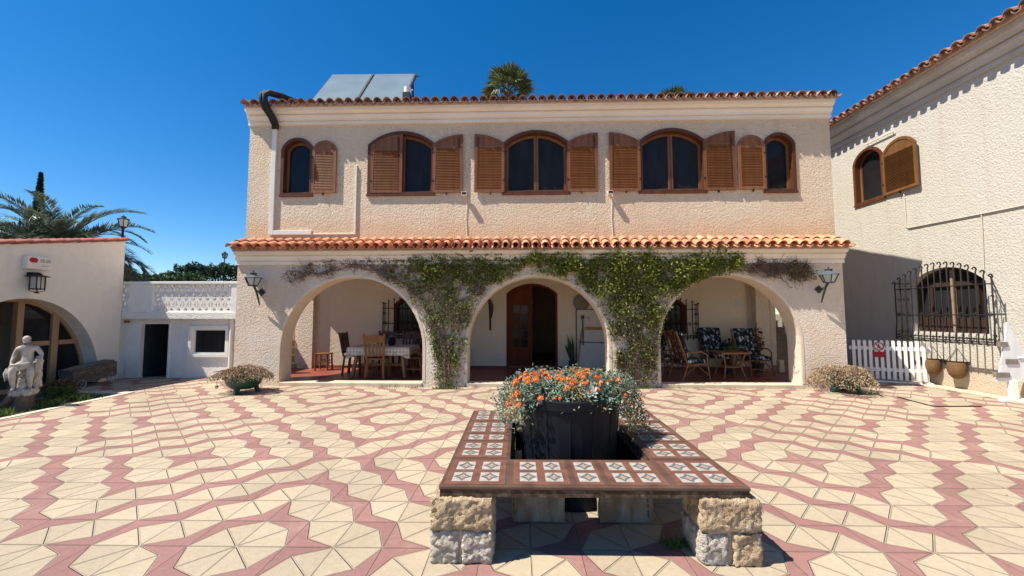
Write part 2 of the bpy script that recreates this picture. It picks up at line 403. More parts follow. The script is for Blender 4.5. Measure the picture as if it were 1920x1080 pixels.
# ------------------------------------------------------------------ mesh helpers
class MB:
    def __init__(s):
        s.v, s.f, s.m = [], [], []
    def add(s, vs, fs, m=0):
        o = len(s.v)
        s.v.extend(tuple(p) for p in vs)
        s.f.extend(tuple(i + o for i in f) for f in fs)
        s.m.extend([m] * len(fs))
    def box(s, x0, x1, y0, y1, z0, z1, m=0, M4=None):
        vs = [(x, y, z) for z in (z0, z1) for y in (y0, y1) for x in (x0, x1)]
        if M4 is not None:
            vs = [M4 @ Vector(p) for p in vs]
        s.add(vs, [(0, 2, 3, 1), (4, 5, 7, 6), (0, 1, 5, 4), (2, 6, 7, 3), (0, 4, 6, 2), (1, 3, 7, 5)], m)
    def bar(s, a, b, wd, th, m=0, up=(0, 0, 1)):
        """rectangular bar from a to b."""
        a, b = Vector(a), Vector(b)
        d = (b - a)
        L = d.length
        d.normalize()
        u = Vector(up)
        x = d.cross(u)
        if x.length < 1e-4:
            x = d.cross(Vector((0, 1, 0)))
        x.normalize()
        y = x.cross(d)
        vs = []
        for t in (0, L):
            for p, q in ((-1, -1), (1, -1), (1, 1), (-1, 1)):
                vs.append(a + d * t + x * (p * wd / 2) + y * (q * th / 2))
        s.add(vs, [(0, 1, 2, 3), (7, 6, 5, 4), (0, 4, 5, 1), (1, 5, 6, 2), (2, 6, 7, 3), (3, 7, 4, 0)], m)
    def tube(s, pts, r, n=6, m=0, caps=True):
        pts = [Vector(p) for p in pts]
        rs = r if isinstance(r, (list, tuple)) else [r] * len(pts)
        t0 = (pts[1] - pts[0]).normalized()
        nrm = t0.cross(Vector((0.3, 0.2, 1)))
        if nrm.length < 1e-3:
            nrm = t0.cross(Vector((1, 0, 0)))
        nrm.normalize()
        vs, fs = [], []
        for i, p in enumerate(pts):
            if i == 0:
                t = pts[1] - pts[0]
            elif i == len(pts) - 1:
                t = pts[-1] - pts[-2]
            else:
                t = pts[i + 1] - pts[i - 1]
            t.normalize()
            nrm = (nrm - t * nrm.dot(t))
            if nrm.length < 1e-5:
                nrm = t.orthogonal()
            nrm.normalize()
            bn = t.cross(nrm)
            for k in range(n):
                a = 2 * math.pi * k / n
                vs.append(p + (nrm * math.cos(a) + bn * math.sin(a)) * rs[i])
        for i in range(len(pts) - 1):
            for k in range(n):
                fs.append((i * n + k, i * n + (k + 1) % n, (i + 1) * n + (k + 1) % n, (i + 1) * n + k))
        if caps:
            fs.append(tuple(range(n))[::-1])
            fs.append(tuple((len(pts) - 1) * n + k for k in range(n)))
        s.add(vs, fs, m)
    def lathe(s, prof, c=(0, 0, 0), n=20, m=0, M4=None, ph=0.0):
        vs, fs = [], []
        for r, z in prof:
            for k in range(n):
                a = 2 * math.pi * k / n + ph
                p = Vector((c[0] + r * math.cos(a), c[1] + r * math.sin(a), c[2] + z))
                vs.append(M4 @ p if M4 is not None else p)
        for i in range(len(prof) - 1):
            for k in range(n):
                fs.append((i * n + k, i * n + (k + 1) % n, (i + 1) * n + (k + 1) % n, (i + 1) * n + k))
        fs.append(tuple(range(n))[::-1])
        fs.append(tuple((len(prof) - 1) * n + k for k in range(n)))
        s.add(vs, fs, m)
    def prism(s, outer, holes, fn, d, m=0, mside=None):
        """2-D outline (with holes) extruded: fn(u, v, w) -> 3-D, w from 0 to d. Hole sides may take another material."""
        loops = [outer] + list(holes)
        tri = tessellate_polygon([[Vector((p[0], p[1], 0)) for p in l] for l in loops])
        flat = [p for l in loops for p in l]
        N = len(flat)
        vs = [fn(p[0], p[1], 0) for p in flat] + [fn(p[0], p[1], d) for p in flat]
        fs = [tuple(t) for t in tri] + [tuple(i + N for i in t)[::-1] for t in tri]
        s.add(vs, fs, m)
        o = 0
        for li, l in enumerate(loops):
            k = len(l)
            s.add([fn(p[0], p[1], 0) for p in l] + [fn(p[0], p[1], d) for p in l],
                  [(i, (i + 1) % k, k + (i + 1) % k, k + i) for i in range(k)], m if (li == 0 or mside is None) else mside)
    def build(s, name, mats, parent=None, smooth=0, loc=None, recalc=True, bevel=0, merge=True):
        me = bpy.data.meshes.new(name)
        me.from_pydata(s.v, [], s.f)
        if not isinstance(mats, (list, tuple)):
            mats = [mats]
        for x in mats:
            me.materials.append(MT[x] if isinstance(x, str) else x)
        if len(mats) > 1:
            me.polygons.foreach_set('material_index', s.m)
        if recalc or merge:
            bm = bmesh.new()
            bm.from_mesh(me)
            if merge:
                bmesh.ops.remove_doubles(bm, verts=bm.verts, dist=1e-5)
            if recalc:
                bmesh.ops.recalc_face_normals(bm, faces=bm.faces)
            bm.to_mesh(me)
            bm.free()
        if smooth:
            me.polygons.foreach_set('use_smooth', [True] * len(me.polygons))
            me.set_sharp_from_angle(angle=R(smooth))
        me.update()
        o = bpy.data.objects.new(name, me)
        COL.objects.link(o)
        if parent is not None:
            o.parent = parent
        if loc is not None:
            o.location = loc
        if bevel:
            b = o.modifiers.new('bevel', 'BEVEL')
            b.width = bevel
            b.segments = 2
            b.limit_method = 'ANGLE'
        return o

def tag(o, label=None, cat=None, group=None, kind=None):
    if label:
        o['label'] = label
    if cat:
        o['category'] = cat
    if group:
        o['group'] = group
    if kind:
        o['kind'] = kind
    return o

def thing(name, label, cat, loc=(0, 0, 0), rz=0.0, group=None):
    o = bpy.data.objects.new(name, None)
    o.empty_display_size = 0.2
    COL.objects.link(o)
    o.location = loc
    o.rotation_euler = (0, 0, rz)
    return tag(o, label, cat, group)

def copy_tree(o, parent=None):
    c = o.copy()
    COL.objects.link(c)
    c.parent = parent
    for ch in list(o.children):
        copy_tree(ch, c)
    return c

def rnd(a, b):
    return random.uniform(a, b)

def seg_arch(x0, x1, z0, zs, zt, n=14):
    """outline: square foot, sides up to the spring line, circular segment to the crown."""
    hw, h = (x1 - x0) / 2, zt - zs
    cx = (x0 + x1) / 2
    r = (hw * hw + h * h) / (2 * h)
    cz = zt - r
    a0 = math.asin(min(1, hw / r))
    pts = [(x0, z0)]
    for i in range(n + 1):
        a = -a0 + 2 * a0 * i / n
        pts.append((cx + r * math.sin(a), cz + r * math.cos(a)))
    pts.append((x1, z0))
    return pts

def semi(x0, x1, zt, n=26):
    r = (x1 - x0) / 2
    cx = (x0 + x1) / 2
    zs = zt - r
    return [(cx - r * math.cos(math.pi * i / n), zs + r * math.sin(math.pi * i / n)) for i in range(n + 1)]

def inset(pts, d):
    """shrink an outline towards its inside by d (simple normals)."""
    n = len(pts)
    area = sum(pts[i][0] * pts[(i + 1) % n][1] - pts[(i + 1) % n][0] * pts[i][1] for i in range(n))
    sg = 1 if area > 0 else -1
    out = []
    for i in range(n):
        a, b, c = Vector(pts[i - 1]), Vector(pts[i]), Vector(pts[(i + 1) % n])
        e1, e2 = (b - a).normalized(), (c - b).normalized()
        n1, n2 = Vector((-e1.y, e1.x)) * sg, Vector((-e2.y, e2.x)) * sg
        k = n1 + n2
        k = k / max(0.3, 1 + n1.dot(n2))
        out.append((b.x + k.x * d, b.y + k.y * d))
    return out

def leaves(mb, pts, size, jit=0.5, m=0, flat=0.0, asp=0.5):
    """one small two-faced leaf (diamond) at every point, random tilt."""
    for p in pts:
        sz = size * rnd(1 - jit, 1 + jit)
        d = Vector((rnd(-1, 1), rnd(-1, 1), rnd(-1, 1) * (1 - flat)))
        if d.length < 0.05:
            d = Vector((1, 0, 0))
        d.normalize()
        q = d.cross(Vector((rnd(-1, 1), rnd(-1, 1), rnd(-1, 1))))
        if q.length < 0.05:
            q = d.orthogonal()
        q.normalize()
        up = d.cross(q) * (sz * 0.18)
        p = Vector(p)
        a, b = p - d * sz * 0.5, p + d * sz * 0.5
        c, e = p + q * sz * asp * 0.5 + up, p - q * sz * asp * 0.5 + up
        mb.add([a, c, b, e], [(0, 1, 2), (0, 2, 3)], m)

def in_poly(x, y, poly):
    c = False
    j = len(poly) - 1
    for i in range(len(poly)):
        if (poly[i][1] > y) != (poly[j][1] > y) and x < (poly[j][0] - poly[i][0]) * (y - poly[i][1]) / (poly[j][1] - poly[i][1]) + poly[i][0]:
            c = not c
        j = i
    return c
# ------------------------------------------------------------------ ground
def sheet(name, x0, x1, y0, y1, z, m, t=0.0):
    mb = MB()
    if t:
        mb.box(x0, x1, y0, y1, z - t, z)
    else:
        mb.add([(x0, y0, z), (x1, y0, z), (x1, y1, z), (x0, y1, z)], [(0, 1, 2, 3)])
    return tag(mb.build(name, m), kind='structure')

sheet('ground', -900, 900, -900, 900, -0.03, 'dirt')
sheet('paving', -7.30, 8.84, -9, 10.3, 0.0, 'paving')
sheet('paving_beside_annex', -9.24, -7.30, 7.62, 9.6, -0.004, 'paving')
mb = MB()
mb.box(-7.42, -7.30, -9, 7.5, -0.1, 0.012)
mb.box(-9.24, -7.30, 7.5, 7.62, -0.1, 0.018)
tag(mb.build('kerb', 'kerb', bevel=0.008), kind='structure')
sheet('path', 8.45, 8.84, 4.0, 11.5, 0.004, 'step')
# planted bed: uneven soil
mb = MB()
nx, ny = 24, 60
for j in range(ny + 1):
    for i in range(nx + 1):
        x = -9.24 + 1.82 * i / nx
        y = -4 + 11.5 * j / ny
        mb.v.append((x, y, -0.02 + 0.05 * noise.noise(Vector((x * 2, y * 2, 0)))))
for j in range(ny):
    for i in range(nx):
        a = j * (nx + 1) + i
        mb.f.append((a, a + 1, a + nx + 2, a + nx + 1))
        mb.m.append(0)
tag(mb.build('garden_soil', 'soil', smooth=60), kind='structure')

# ------------------------------------------------------------------ roof tiles and cornices
def tile_roof(o, ev, up, ncols, pitch, courses, expo=0.30, L=0.40, r0=0.085, pans=True):
    """barrel tiles. o: eave start point, ev: unit vector along the eave, up: unit vector up the slope."""
    mb = MB()
    o, ev, up = Vector(o), Vector(ev).normalized(), Vector(up).normalized()
    nv = ev.cross(up)
    if nv.z < 0:
        nv = -nv
    n = 8
    def half(c, r_lo, r_hi, th, sgn, z_lo, z_hi, jit):
        vs, fs = [], []
        for (r, k, zz) in ((r_lo, 0.0, z_lo), (r_hi, L, z_hi), (r_hi - th, L, z_hi), (r_lo - th, 0.0, z_lo)):
            for i in range(n + 1):
                a = math.pi * i / n
                vs.append(c + ev * (r * math.cos(a) + jit * k) + nv * (sgn * r * math.sin(a) + zz) + up * k)
        for ring in range(4):
            b0, b1 = ring * (n + 1), ((ring + 1) % 4) * (n + 1)
            for i in range(n):
                fs.append((b0 + i, b0 + i + 1, b1 + i + 1, b1 + i))
        mb.add(vs, fs)
    for c in range(ncols):
        for k in range(courses):
            base = o + ev * (c * pitch + rnd(-0.006, 0.006)) + up * (k * expo + rnd(-0.012, 0.008))
            half(base, r0 * rnd(0.97, 1.03), r0 * 0.8, 0.016, 1, 0.055 + 0.012, 0.045, rnd(-0.015, 0.015))
            if pans:
                half(base + ev * (pitch / 2) - up * 0.02, r0 * 0.85, r0, 0.014, -1, 0.075, 0.06, 0)
    return mb

def profile_run(mb, prof, a, b, out):
    """cornice: profile (projection, z) swept from a to b; out: horizontal direction it projects to."""
    a, b, out = Vector(a), Vector(b), Vector(out)
    k = len(prof)
    vs = [a + out * p + Vector((0, 0, z)) for p, z in prof] + [b + out * p + Vector((0, 0, z)) for p, z in prof]
    fs = [(i, (i + 1) % k, k + (i + 1) % k, k + i) for i in range(k)]
    tri = tessellate_polygon([[Vector((p, z, 0)) for p, z in prof]])
    fs += [tuple(t) for t in tri] + [tuple(i + k for i in t)[::-1] for t in tri]
    mb.add(vs, fs)

# ------------------------------------------------------------------ the house
HX0, HX1, HY, HU, HB = -5.98, 6.61, 8.30, 8.50, 10.60
PIV = Vector((0.385, 8.30, 0))
house = thing('villa', 'two storey peach stucco villa with three arches and brown shutters', 'house', PIV, -0.0135)
def hb(mb, name, m, parent=None, **k):
    if parent is None:
        return mb.build(name, m, house, loc=-PIV, **k)
    return mb.build(name, m, parent, **k)
def hw(x, y, z=0.0):
    """house coordinates to world."""
    return Matrix.Translation(PIV) @ Matrix.Rotation(-0.0135, 4, 'Z') @ (Vector((x, y, z)) - PIV)

ARCH = [(-4.98, -1.985, 2.265), (-1.05, 1.85, 2.268), (2.90, 5.70, 2.28)]
out = [(HX0, 0)]
for a, b, t in ARCH:
    out += [(a, 0)] + semi(a, b, t) + [(b, 0)]
out += [(HX1, 0), (HX1, 2.86), (HX0, 2.86)]
mb = MB()
fnY = lambda y: (lambda u, v, w_: (u, y + w_, v))
mb.prism(out, [], fnY(HY), 0.40)
k = len(out)
mb.m[-k:] = [1] * k
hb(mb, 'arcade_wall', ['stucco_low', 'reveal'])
# smooth rendered rims round the arches
mb = MB()
for a, b, t in ARCH:
    s1, s2 = semi(a - 0.012, b + 0.012, t + 0.012), semi(a - 0.06, b + 0.06, t + 0.06)
    mb.prism([(a - 0.012, 0.09)] + s1 + [(b + 0.012, 0.09), (b + 0.06, 0.09)] + s2[::-1] + [(a - 0.06, 0.09)], [], fnY(HY - 0.006), 0.012)
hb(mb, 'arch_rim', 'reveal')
# upper wall
WIN = [(-5.226, -4.53, 4.085, 5.12, 5.374), (-3.288, -1.829, 4.085, 5.20, 5.49), (-0.322, 1.10, 4.085, 5.20, 5.475),
       (2.601, 4.006, 4.09, 5.20, 5.48), (5.24, 5.887, 4.08, 5.12, 5.354)]
mb = MB()
holes = [seg_arch(*q) for q in WIN]
mb.prism([(HX0, 2.86), (HX1 + 0.04, 2.86), (HX1 + 0.04, 5.98), (HX0, 5.98)], holes, fnY(HU), 0.30, 0, 0)
hb(mb, 'upper_wall', 'stucco_up')
mb = MB()
mb.box(HX0, HX0 + 0.25, HU + 0.30, 15, 3.0, 5.98)
mb.box(HX1 - 0.21, HX1 + 0.04, HU + 0.30, 15, 3.0, 5.98)
mb.box(-5.85, -5.60, HB + 0.3, 15, 0, 3.0)
mb.box(6.1, 6.35, HB + 0.3, 15, 0, 3.0)
mb.box(HX0, HX1 + 0.04, 15.0, 15.25, 0, 5.98)
hb(mb, 'side_wall', 'stucco_up')
mb = MB()
mb.box(HX0 + 0.0, HX1, HU + 0.302, 14.99, 2.99, 3.12)
mb.box(HX0 + 0.001, HX1 - 0.001, HY + 0.40, HU + 0.302, 2.86, 3.10)
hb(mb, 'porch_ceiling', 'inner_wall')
# porch side arches with the little piers
for x0 in (HX0, HX1 - 0.14):
    mb = MB()
    fx = lambda u, v, w_, x0=x0: (x0 + w_, u, v)
    mb.prism([(HY + 0.40, 0), (8.74, 0), (8.74, 2.3), (8.86, 2.62), (9.12, 2.85), (9.5, 2.95), (9.98, 2.95), (10.2, 2.78), (10.4, 2.44), (10.53, 2.0), (10.56, 0), (10.60, 0), (10.60, 2.99), (HY + 0.40, 2.99)], [], fx, 0.14)
    hb(mb, 'porch_side_wall', 'stucco_low')
for q in ((-5.855, -5.465, 10.455, HB - 0.002), (6.03, 6.36, 10.38, HB - 0.002)):
    mb = MB()
    mb.box(*q, 0, 2.99)
    hb(mb, 'porch_pier', 'stucco_low')
# porch back wall
BWIN = [(-3.36, -2.0, 0.97, 1.75, 2.03), (3.02, 4.36, 0.97, 1.72, 1.98)]
DOOR = (-0.34, 1.0, 0.02, 2.03, 2.29)
mb = MB()
mb.prism([(-5.85, -0.02), (6.35, -0.02), (6.35, 2.99), (-5.85, 2.99)], [seg_arch(*q) for q in BWIN] + [seg_arch(*DOOR)], fnY(HB), 0.30)
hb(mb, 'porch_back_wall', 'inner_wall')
mb = MB()
mb.box(-5.46, 6.02, HB - 0.012, HB - 0.001, 0.06, 0.13)
hb(mb, 'skirting', 'floor_red')
# porch floor with pale front step
mb = MB()
mb.box(HX0 + 0.02, HX1 - 0.02, HY + 0.26, 15, -0.05, 0.06)
hb(mb, 'porch_floor', 'floor_red')
mb = MB()
for a, b, t in ARCH:
    mb.box(a + 0.003, b - 0.003, HY - 0.05, HY + 0.258, -0.05, 0.075)
hb(mb, 'front_step', 'step', bevel=0.008)
# cornices
mb = MB()
profile_run(mb, [(-0.02, 5.67), (0.045, 5.67), (0.045, 5.735), (0.022, 5.742), (0.022, 5.757), (0.065, 5.765), (0.072, 5.80), (0.098, 5.835), (0.102, 5.862), (0.075, 5.868), (0.075, 5.882), (0.125, 5.892), (0.135, 5.92), (0.175, 5.935), (0.175, 6.0), (-0.02, 6.0)],
            (HX0 - 0.015, HU, 0), (HX1 + 0.055, HU, 0), (0, -1, 0))
hb(mb, 'upper_cornice', 'cornice')
mb = MB()
profile_run(mb, [(-0.02, 2.53), (0.04, 2.53), (0.04, 2.59), (0.018, 2.597), (0.018, 2.612), (0.055, 2.62), (0.062, 2.65), (0.088, 2.685), (0.09, 2.705), (0.066, 2.711), (0.066, 2.724), (0.112, 2.734), (0.15, 2.752), (0.15, 2.815), (-0.02, 2.815)],
            (HX0 - 0.015, HY, 0), (HX1 + 0.02, HY, 0), (0, -1, 0))
hb(mb, 'lower_cornice', 'cornice')
# roofs
sl = Vector((0, 0.30, 0.205)).normalized()
mb = tile_roof((HX0 - 0.0, 8.06, 2.815), (1, 0, 0), (0, 0.44, 0.215), 62, 0.2045, 2, expo=0.27, L=0.33)
hb(mb, 'porch_roof', 'tile', smooth=40, merge=False)
mb = MB()
mb.add([(HX0, 8.10, 2.818), (HX1, 8.10, 2.818), (HX1, 8.52, 3.02), (HX0, 8.52, 3.02)], [(0, 1, 2, 3)])
mb.box(HX0, HX1, 8.115, 8.16, 2.80, 2.855)
mb.box(HX0, HX1 + 0.03, 8.455, 8.499, 3.0, 3.115)
hb(mb, 'roof_mortar', 'tile_pale')
usl = (0, 1.0, 0.28)
mb = tile_roof((HX0 + 0.03, 8.262, 6.0), (1, 0, 0), usl, 61, 0.2085, 8, expo=0.36, L=0.45, r0=0.088)
roof = hb(mb, 'roof', 'tile_old', smooth=40, merge=False)
mb = MB()
mb.box(HX0 - 0.0, HX1 + 0.05, 8.285, 8.36, 6.001, 6.065)
mb.add([(HX0, 8.33, 6.02), (HX1 + 0.05, 8.33, 6.02), (HX1 + 0.05, 15.3, 7.97), (HX0, 15.3, 7.97), (HX0, 15.3, 5.98), (HX1 + 0.05, 15.3, 5.98), (HX0, 8.33, 5.985), (HX1 + 0.05, 8.33, 5.985)],
       [(0, 1, 2, 3), (3, 2, 5, 4), (0, 3, 4, 6), (1, 7, 5, 2)])
hb(mb, 'roof_mortar', 'tile_pale', roof)

# ---- shutters and windows
def shutter_mb(wd, z0, zs, zt, kind):
    """u from the hinge 0 to the meeting edge wd, v height, w thickness (0 = outer face)."""
    n = 12
    def top(u):
        if kind == 'half':
            r = (wd * wd + (zt - zs) ** 2) / (2 * (zt - zs))
            return zt - r + math.sqrt(max(0, r * r - (wd - u) ** 2))
        h = zt - zs
        r = (wd * wd / 4 + h * h) / (2 * h)
        return zt - r + math.sqrt(max(0, r * r - (u - wd / 2) ** 2))
    outl = [(0, z0)] + [(wd * i / n, top(wd * i / n)) for i in range(n + 1)] + [(wd, z0)]
    mb = MB()
    T, f = 0.036, 0.062
    ins = inset(outl, f)
    fn = lambda u, v, w_: (u, w_, v)
    mb.prism(outl, [ins], fn, T)
    zr = zs - 0.10 if kind == 'half' else zs - 0.06
    mb.box(f - 0.004, wd - f + 0.004, 0.003, T - 0.003, zr, zr + 0.05)
    # solid head panel
    head = [p for p in inset(outl, f - 0.006) if p[1] > zr + 0.03]
    mb.prism([(f - 0.006, zr + 0.03)] + head + [(wd - f + 0.006, zr + 0.03)], [], lambda u, v, w_: (u, 0.012 + w_, v), 0.012)
    z = z0 + f + 0.016
    while z < zr - 0.012:
        mb.bar((f - 0.004, T / 2, z), (wd - f + 0.004, T / 2, z), 0.036, 0.007, up=(0, 0.75, 1))
        z += 0.0355
    # hinge straps and hook
    mb.box(-0.012, 0.03, -0.006, 0.0, z0 + 0.25, z0 + 0.28, 1)
    mb.box(-0.012, 0.03, -0.006, 0.0, zs - 0.20, zs - 0.17, 1)
    mb.box(wd * 0.45, wd * 0.45 + 0.015, 0.0, 0.05, z0 - 0.045, z0 + 0.01, 1)
    return mb
SH_CACHE = {}
def shutter(parent, hinge, direction, ang, wd, z0, zs, zt, kind, m='wood'):
    key = (wd, z0, zs, zt, kind)
    mb = shutter_mb(*key)
    s = mb.build('shutter', [m, 'iron'], parent)
    d = Vector(direction)
    s.matrix_local = Matrix.Translation(hinge) @ Matrix.Rotation(ang, 4, 'Z')
    if d.x < 0:
        s.matrix_local = Matrix.Translation(hinge) @ Matrix.Rotation(ang, 4, 'Z') @ Matrix.Scale(-1, 4, (1, 0, 0))
    return s

def window(q, fn, sillfn, mull, parent_build, glass='glass'):
    """casing ring + sash ring (part), panes and sill as sub-parts. fn(u, v, depth)."""
    o = seg_arch(*q)
    i1, i2 = inset(o, 0.055), inset(o, 0.105)
    mb = MB()
    mb.prism(inset(o, -0.012), [i1], lambda u, v, w_: fn(u, v, -0.03 + w_), 0.20, 0)
    mb.prism(inset(o, 0.05), [i2], lambda u, v, w_: fn(u, v, 0.10 + w_), 0.05, 1)
    if mull:
        cx = (q[0] + q[1]) / 2
        zt = q[4] - 0.08
        mb.prism([(cx - 0.05, q[2] + 0.05), (cx + 0.05, q[2] + 0.05), (cx + 0.05, zt), (cx - 0.05, zt)], [], lambda u, v, w_: fn(u, v, 0.095 + w_), 0.05, 1)
        mb.prism([(cx - 0.008, q[2] + 0.05), (cx + 0.008, q[2] + 0.05), (cx + 0.008, zt), (cx - 0.008, zt)], [], lambda u, v, w_: fn(u, v, 0.090 + w_), 0.05, 0)
    wn = parent_build(mb, 'window', ['wood_dark', 'wood'])
    mb = MB()
    mb.prism(inset(o, 0.08), [], lambda u, v, w_: fn(u, v, 0.125 + w_), 0.006)
    mb.build('pane', glass, wn)
    mb = MB()
    mb.prism([(q[0] - 0.025, q[2] - 0.03), (q[1] + 0.025, q[2] - 0.03), (q[1] + 0.025, q[2] + 0.014), (q[0] - 0.025, q[2] + 0.014)], [], lambda u, v, w_: fn(u, v, -0.04 + w_), 0.10)
    mb.build('sill', 'wood_dark', wn)
    return wn
hfn = lambda u, v, w_: (u, HU + w_, v)
wins = []
for i, q in enumerate(WIN):
    wins.append(window(q, hfn, None, i in (1, 2, 3), lambda mb, n, m: hb(mb, n, m), 'glass' if i in (0, 4) else 'glass_hazy'))
YS = HU - 0.047
LO = dict(z0=4.115, zs=5.20, zt=5.40, kind='half')
shutter(wins[0], (-4.53, YS, 0), (1, 0, 0), R(-1), 0.54, 4.13, 5.10, 5.305, 'full')
shutter(wins[1], (-3.225, HU - 0.045, 0), (1, 0, 0), R(1.0), 0.69, 4.125, 5.17, 5.43, 'half')
shutter(wins[1], (-1.86, YS, 0), (1, 0, 0), R(-1.2), 0.655, **LO)
shutter(wins[2], (-0.30, YS, 0), (-1, 0, 0), R(1.2), 0.65, **LO)
shutter(wins[2], (1.06, YS, 0), (1, 0, 0), R(-0.8), 0.655, **LO)
shutter(wins[3], (2.62, YS, 0), (-1, 0, 0), R(1.5), 0.665, **LO)
shutter(wins[3], (3.96, YS, 0), (1, 0, 0), R(-0.7), 0.665, **LO)
shutter(wins[4], (5.255, YS, 0), (-1, 0, 0), R(1.2), 0.575, 4.13, 5.10, 5.305, 'full')

# ---- front door, porch windows, grilles
o = seg_arch(*DOOR)
mb = MB()
mb.prism(inset(o, -0.002), [[(p[0], max(p[1], 0.021)) for p in inset(o, 0.055)]], fnY(HB - 0.02), 0.16)
dr = hb(mb, 'front_door', 'wood_red')
mb = MB()
lo_ = [p for p in inset(o, 0.05) if p[0] < 0.33]
leaf = [(-0.29, 0.07)] + [p for p in lo_ if p[1] > 0.5] + [(0.335, 2.235), (0.335, 0.07)]
gl = [(-0.16, 0.62), (0.22, 0.62), (0.22, 1.72), (-0.16, 1.72)]
mb.prism(leaf, [gl], fnY(HB + 0.05), 0.05)
for j in range(1, 5):
    z = 0.62 + 1.1 * j / 5
    mb.box(-0.16, 0.22, HB + 0.055, HB + 0.085, z - 0.012, z + 0.012)
mb.box(0.017, 0.043, HB + 0.056, HB + 0.084, 0.62, 1.72)
mb.box(-0.20, 0.26, HB + 0.04, HB + 0.052, 0.20, 0.50)
dl = mb.build('door_leaf', 'wood_red', dr)
mb = MB()
mb.box(-0.17, 0.23, HB + 0.07, HB + 0.075, 0.61, 1.73)
mb.build('pane', 'glass', dr)
mb = MB()
mb.box(0.29, 0.31, HB + 0.0, HB + 0.05, 0.98, 1.0)
mb.box(0.22, 0.31, HB - 0.012, HB + 0.0, 0.98, 1.0)
mb.build('handle', 'iron', dr)

def grille_mb(u0, u1, z0, z1, rise, dep, nb, hooks=0.13, slant=0.0):
    """bowed-out iron window basket; u across, w = distance in front of the wall (0 at the wall)."""
    mb = MB()
    r = 0.0125
    P = lambda u, v, w_: Vector((u, -w_, v))
    cx, hw_ = (u0 + u1) / 2, (u1 - u0) / 2
    for i in range(nb):
        u = u0 + (u1 - u0) * i / (nb - 1)
        zt = z1 + rise * (1 - ((u - cx) / hw_) ** 2)
        pts = [P(u, z0, dep + 0.03), P(u, z0 + 0.18, dep + 0.02), P(u, z0 + 0.35, dep), P(u, zt - hooks * 0.4, dep)]
        for kk in range(5):
            a = math.pi * kk / 4
            pts.append(P(u, zt + hooks * 0.35 * math.sin(a), dep - 0.02 + 0.035 * (1 - math.cos(a))))
        mb.tube(pts, r, 5)
        # foot hooks under the basket
        mb.tube([P(u, z0, dep + 0.03), P(u, z0 - 0.035, dep + 0.02), P(u, z0 - 0.04, dep - 0.02)], r, 5)
    for v in (z0 + 0.015, z0 + 0.065):
        mb.tube([P(u0, v, 0), P(u0, v, dep + 0.03), P(u1, v, dep + 0.03), P(u1 - slant, v, 0)], 0.013, 5)
    for v in (z0 + (z1 - z0) * 0.42, z1 - 0.13):
        mb.tube([P(u0, v, 0), P(u0, v, dep + 0.004), P(u1, v, dep + 0.004), P(u1 - slant, v, 0)], 0.011, 5)
    for u in (u0, u1):
        sl_ = slant if u == u1 else 0.0
        mb.tube([P(u - sl_, z1, 0), P(u, z1, dep + 0.02)], 0.012, 5)
        for w_ in (dep * 0.33, dep * 0.66):
            mb.tube([P(u - sl_ * (1 - w_ / dep), z0, w_), P(u - sl_ * (1 - w_ / dep), z1, w_)], 0.009, 5)
    def scroll(u, v, w_, s, side):
        pts = []
        for kk in range(14):
            a = kk * 0.55
            rr = s * (1 - kk / 16)
            pts.append(P(u + (rr * math.cos(a) if side else 0), v + rr * math.sin(a), w_ + (0 if side else rr * math.cos(a))))
        mb.tube(pts, 0.006, 4)
    for i in range(nb - 1):
        u = u0 + (u1 - u0) * (i + 0.5) / (nb - 1)
        scroll(u, z0 + 0.055, dep + 0.035, 0.032, True)
        if i % 2 == 0:
            scroll(u, z0 + (z1 - z0) * 0.42 + 0.03, dep, 0.03, True)
            scroll(u, z0 + (z1 - z0) * 0.42 - 0.03, dep, 0.03, True)
    for u in (u0, u1):
        for v in (z0 + 0.12, z0 + (z1 - z0) * 0.42, z0 + (z1 - z0) * 0.7):
            for w_ in (dep * 0.2, dep * 0.5, dep * 0.8):
                scroll(u - (slant * (1 - w_ / dep) if u == u1 else 0), v, w_, 0.035, False)
    return mb
for q in BWIN:
    o = seg_arch(*q)
    mb = MB()
    mb.prism(inset(o, -0.002), [inset(o, 0.09)], fnY(HB + 0.02), 0.12)
    mb.prism([((q[0] + q[1]) / 2 - 0.04, q[2] + 0.03), ((q[0] + q[1]) / 2 + 0.04, q[2] + 0.03), ((q[0] + q[1]) / 2 + 0.04, q[4] - 0.05), ((q[0] + q[1]) / 2 - 0.04, q[4] - 0.05)], [], fnY(HB + 0.09), 0.04)
    wn = hb(mb, 'porch_window', 'wood_red')
    mb = MB()
    mb.box(q[0] + 0.04, q[1] - 0.04, HB + 0.11, HB + 0.116, q[2] + 0.04, q[4] - 0.05)
    pn = mb.build('pane', 'glass', wn)
    mb = grille_mb(q[0] - 0.2, q[1] + 0.2, q[2] - 0.1, q[3] + 0.02, 0.16, 0.24, 13, 0.09)
    for i, p in enumerate(mb.v):
        mb.v[i] = (p[0], p[1] + HB, p[2])
    mb.build('window_grille', 'iron', wn, smooth=50)
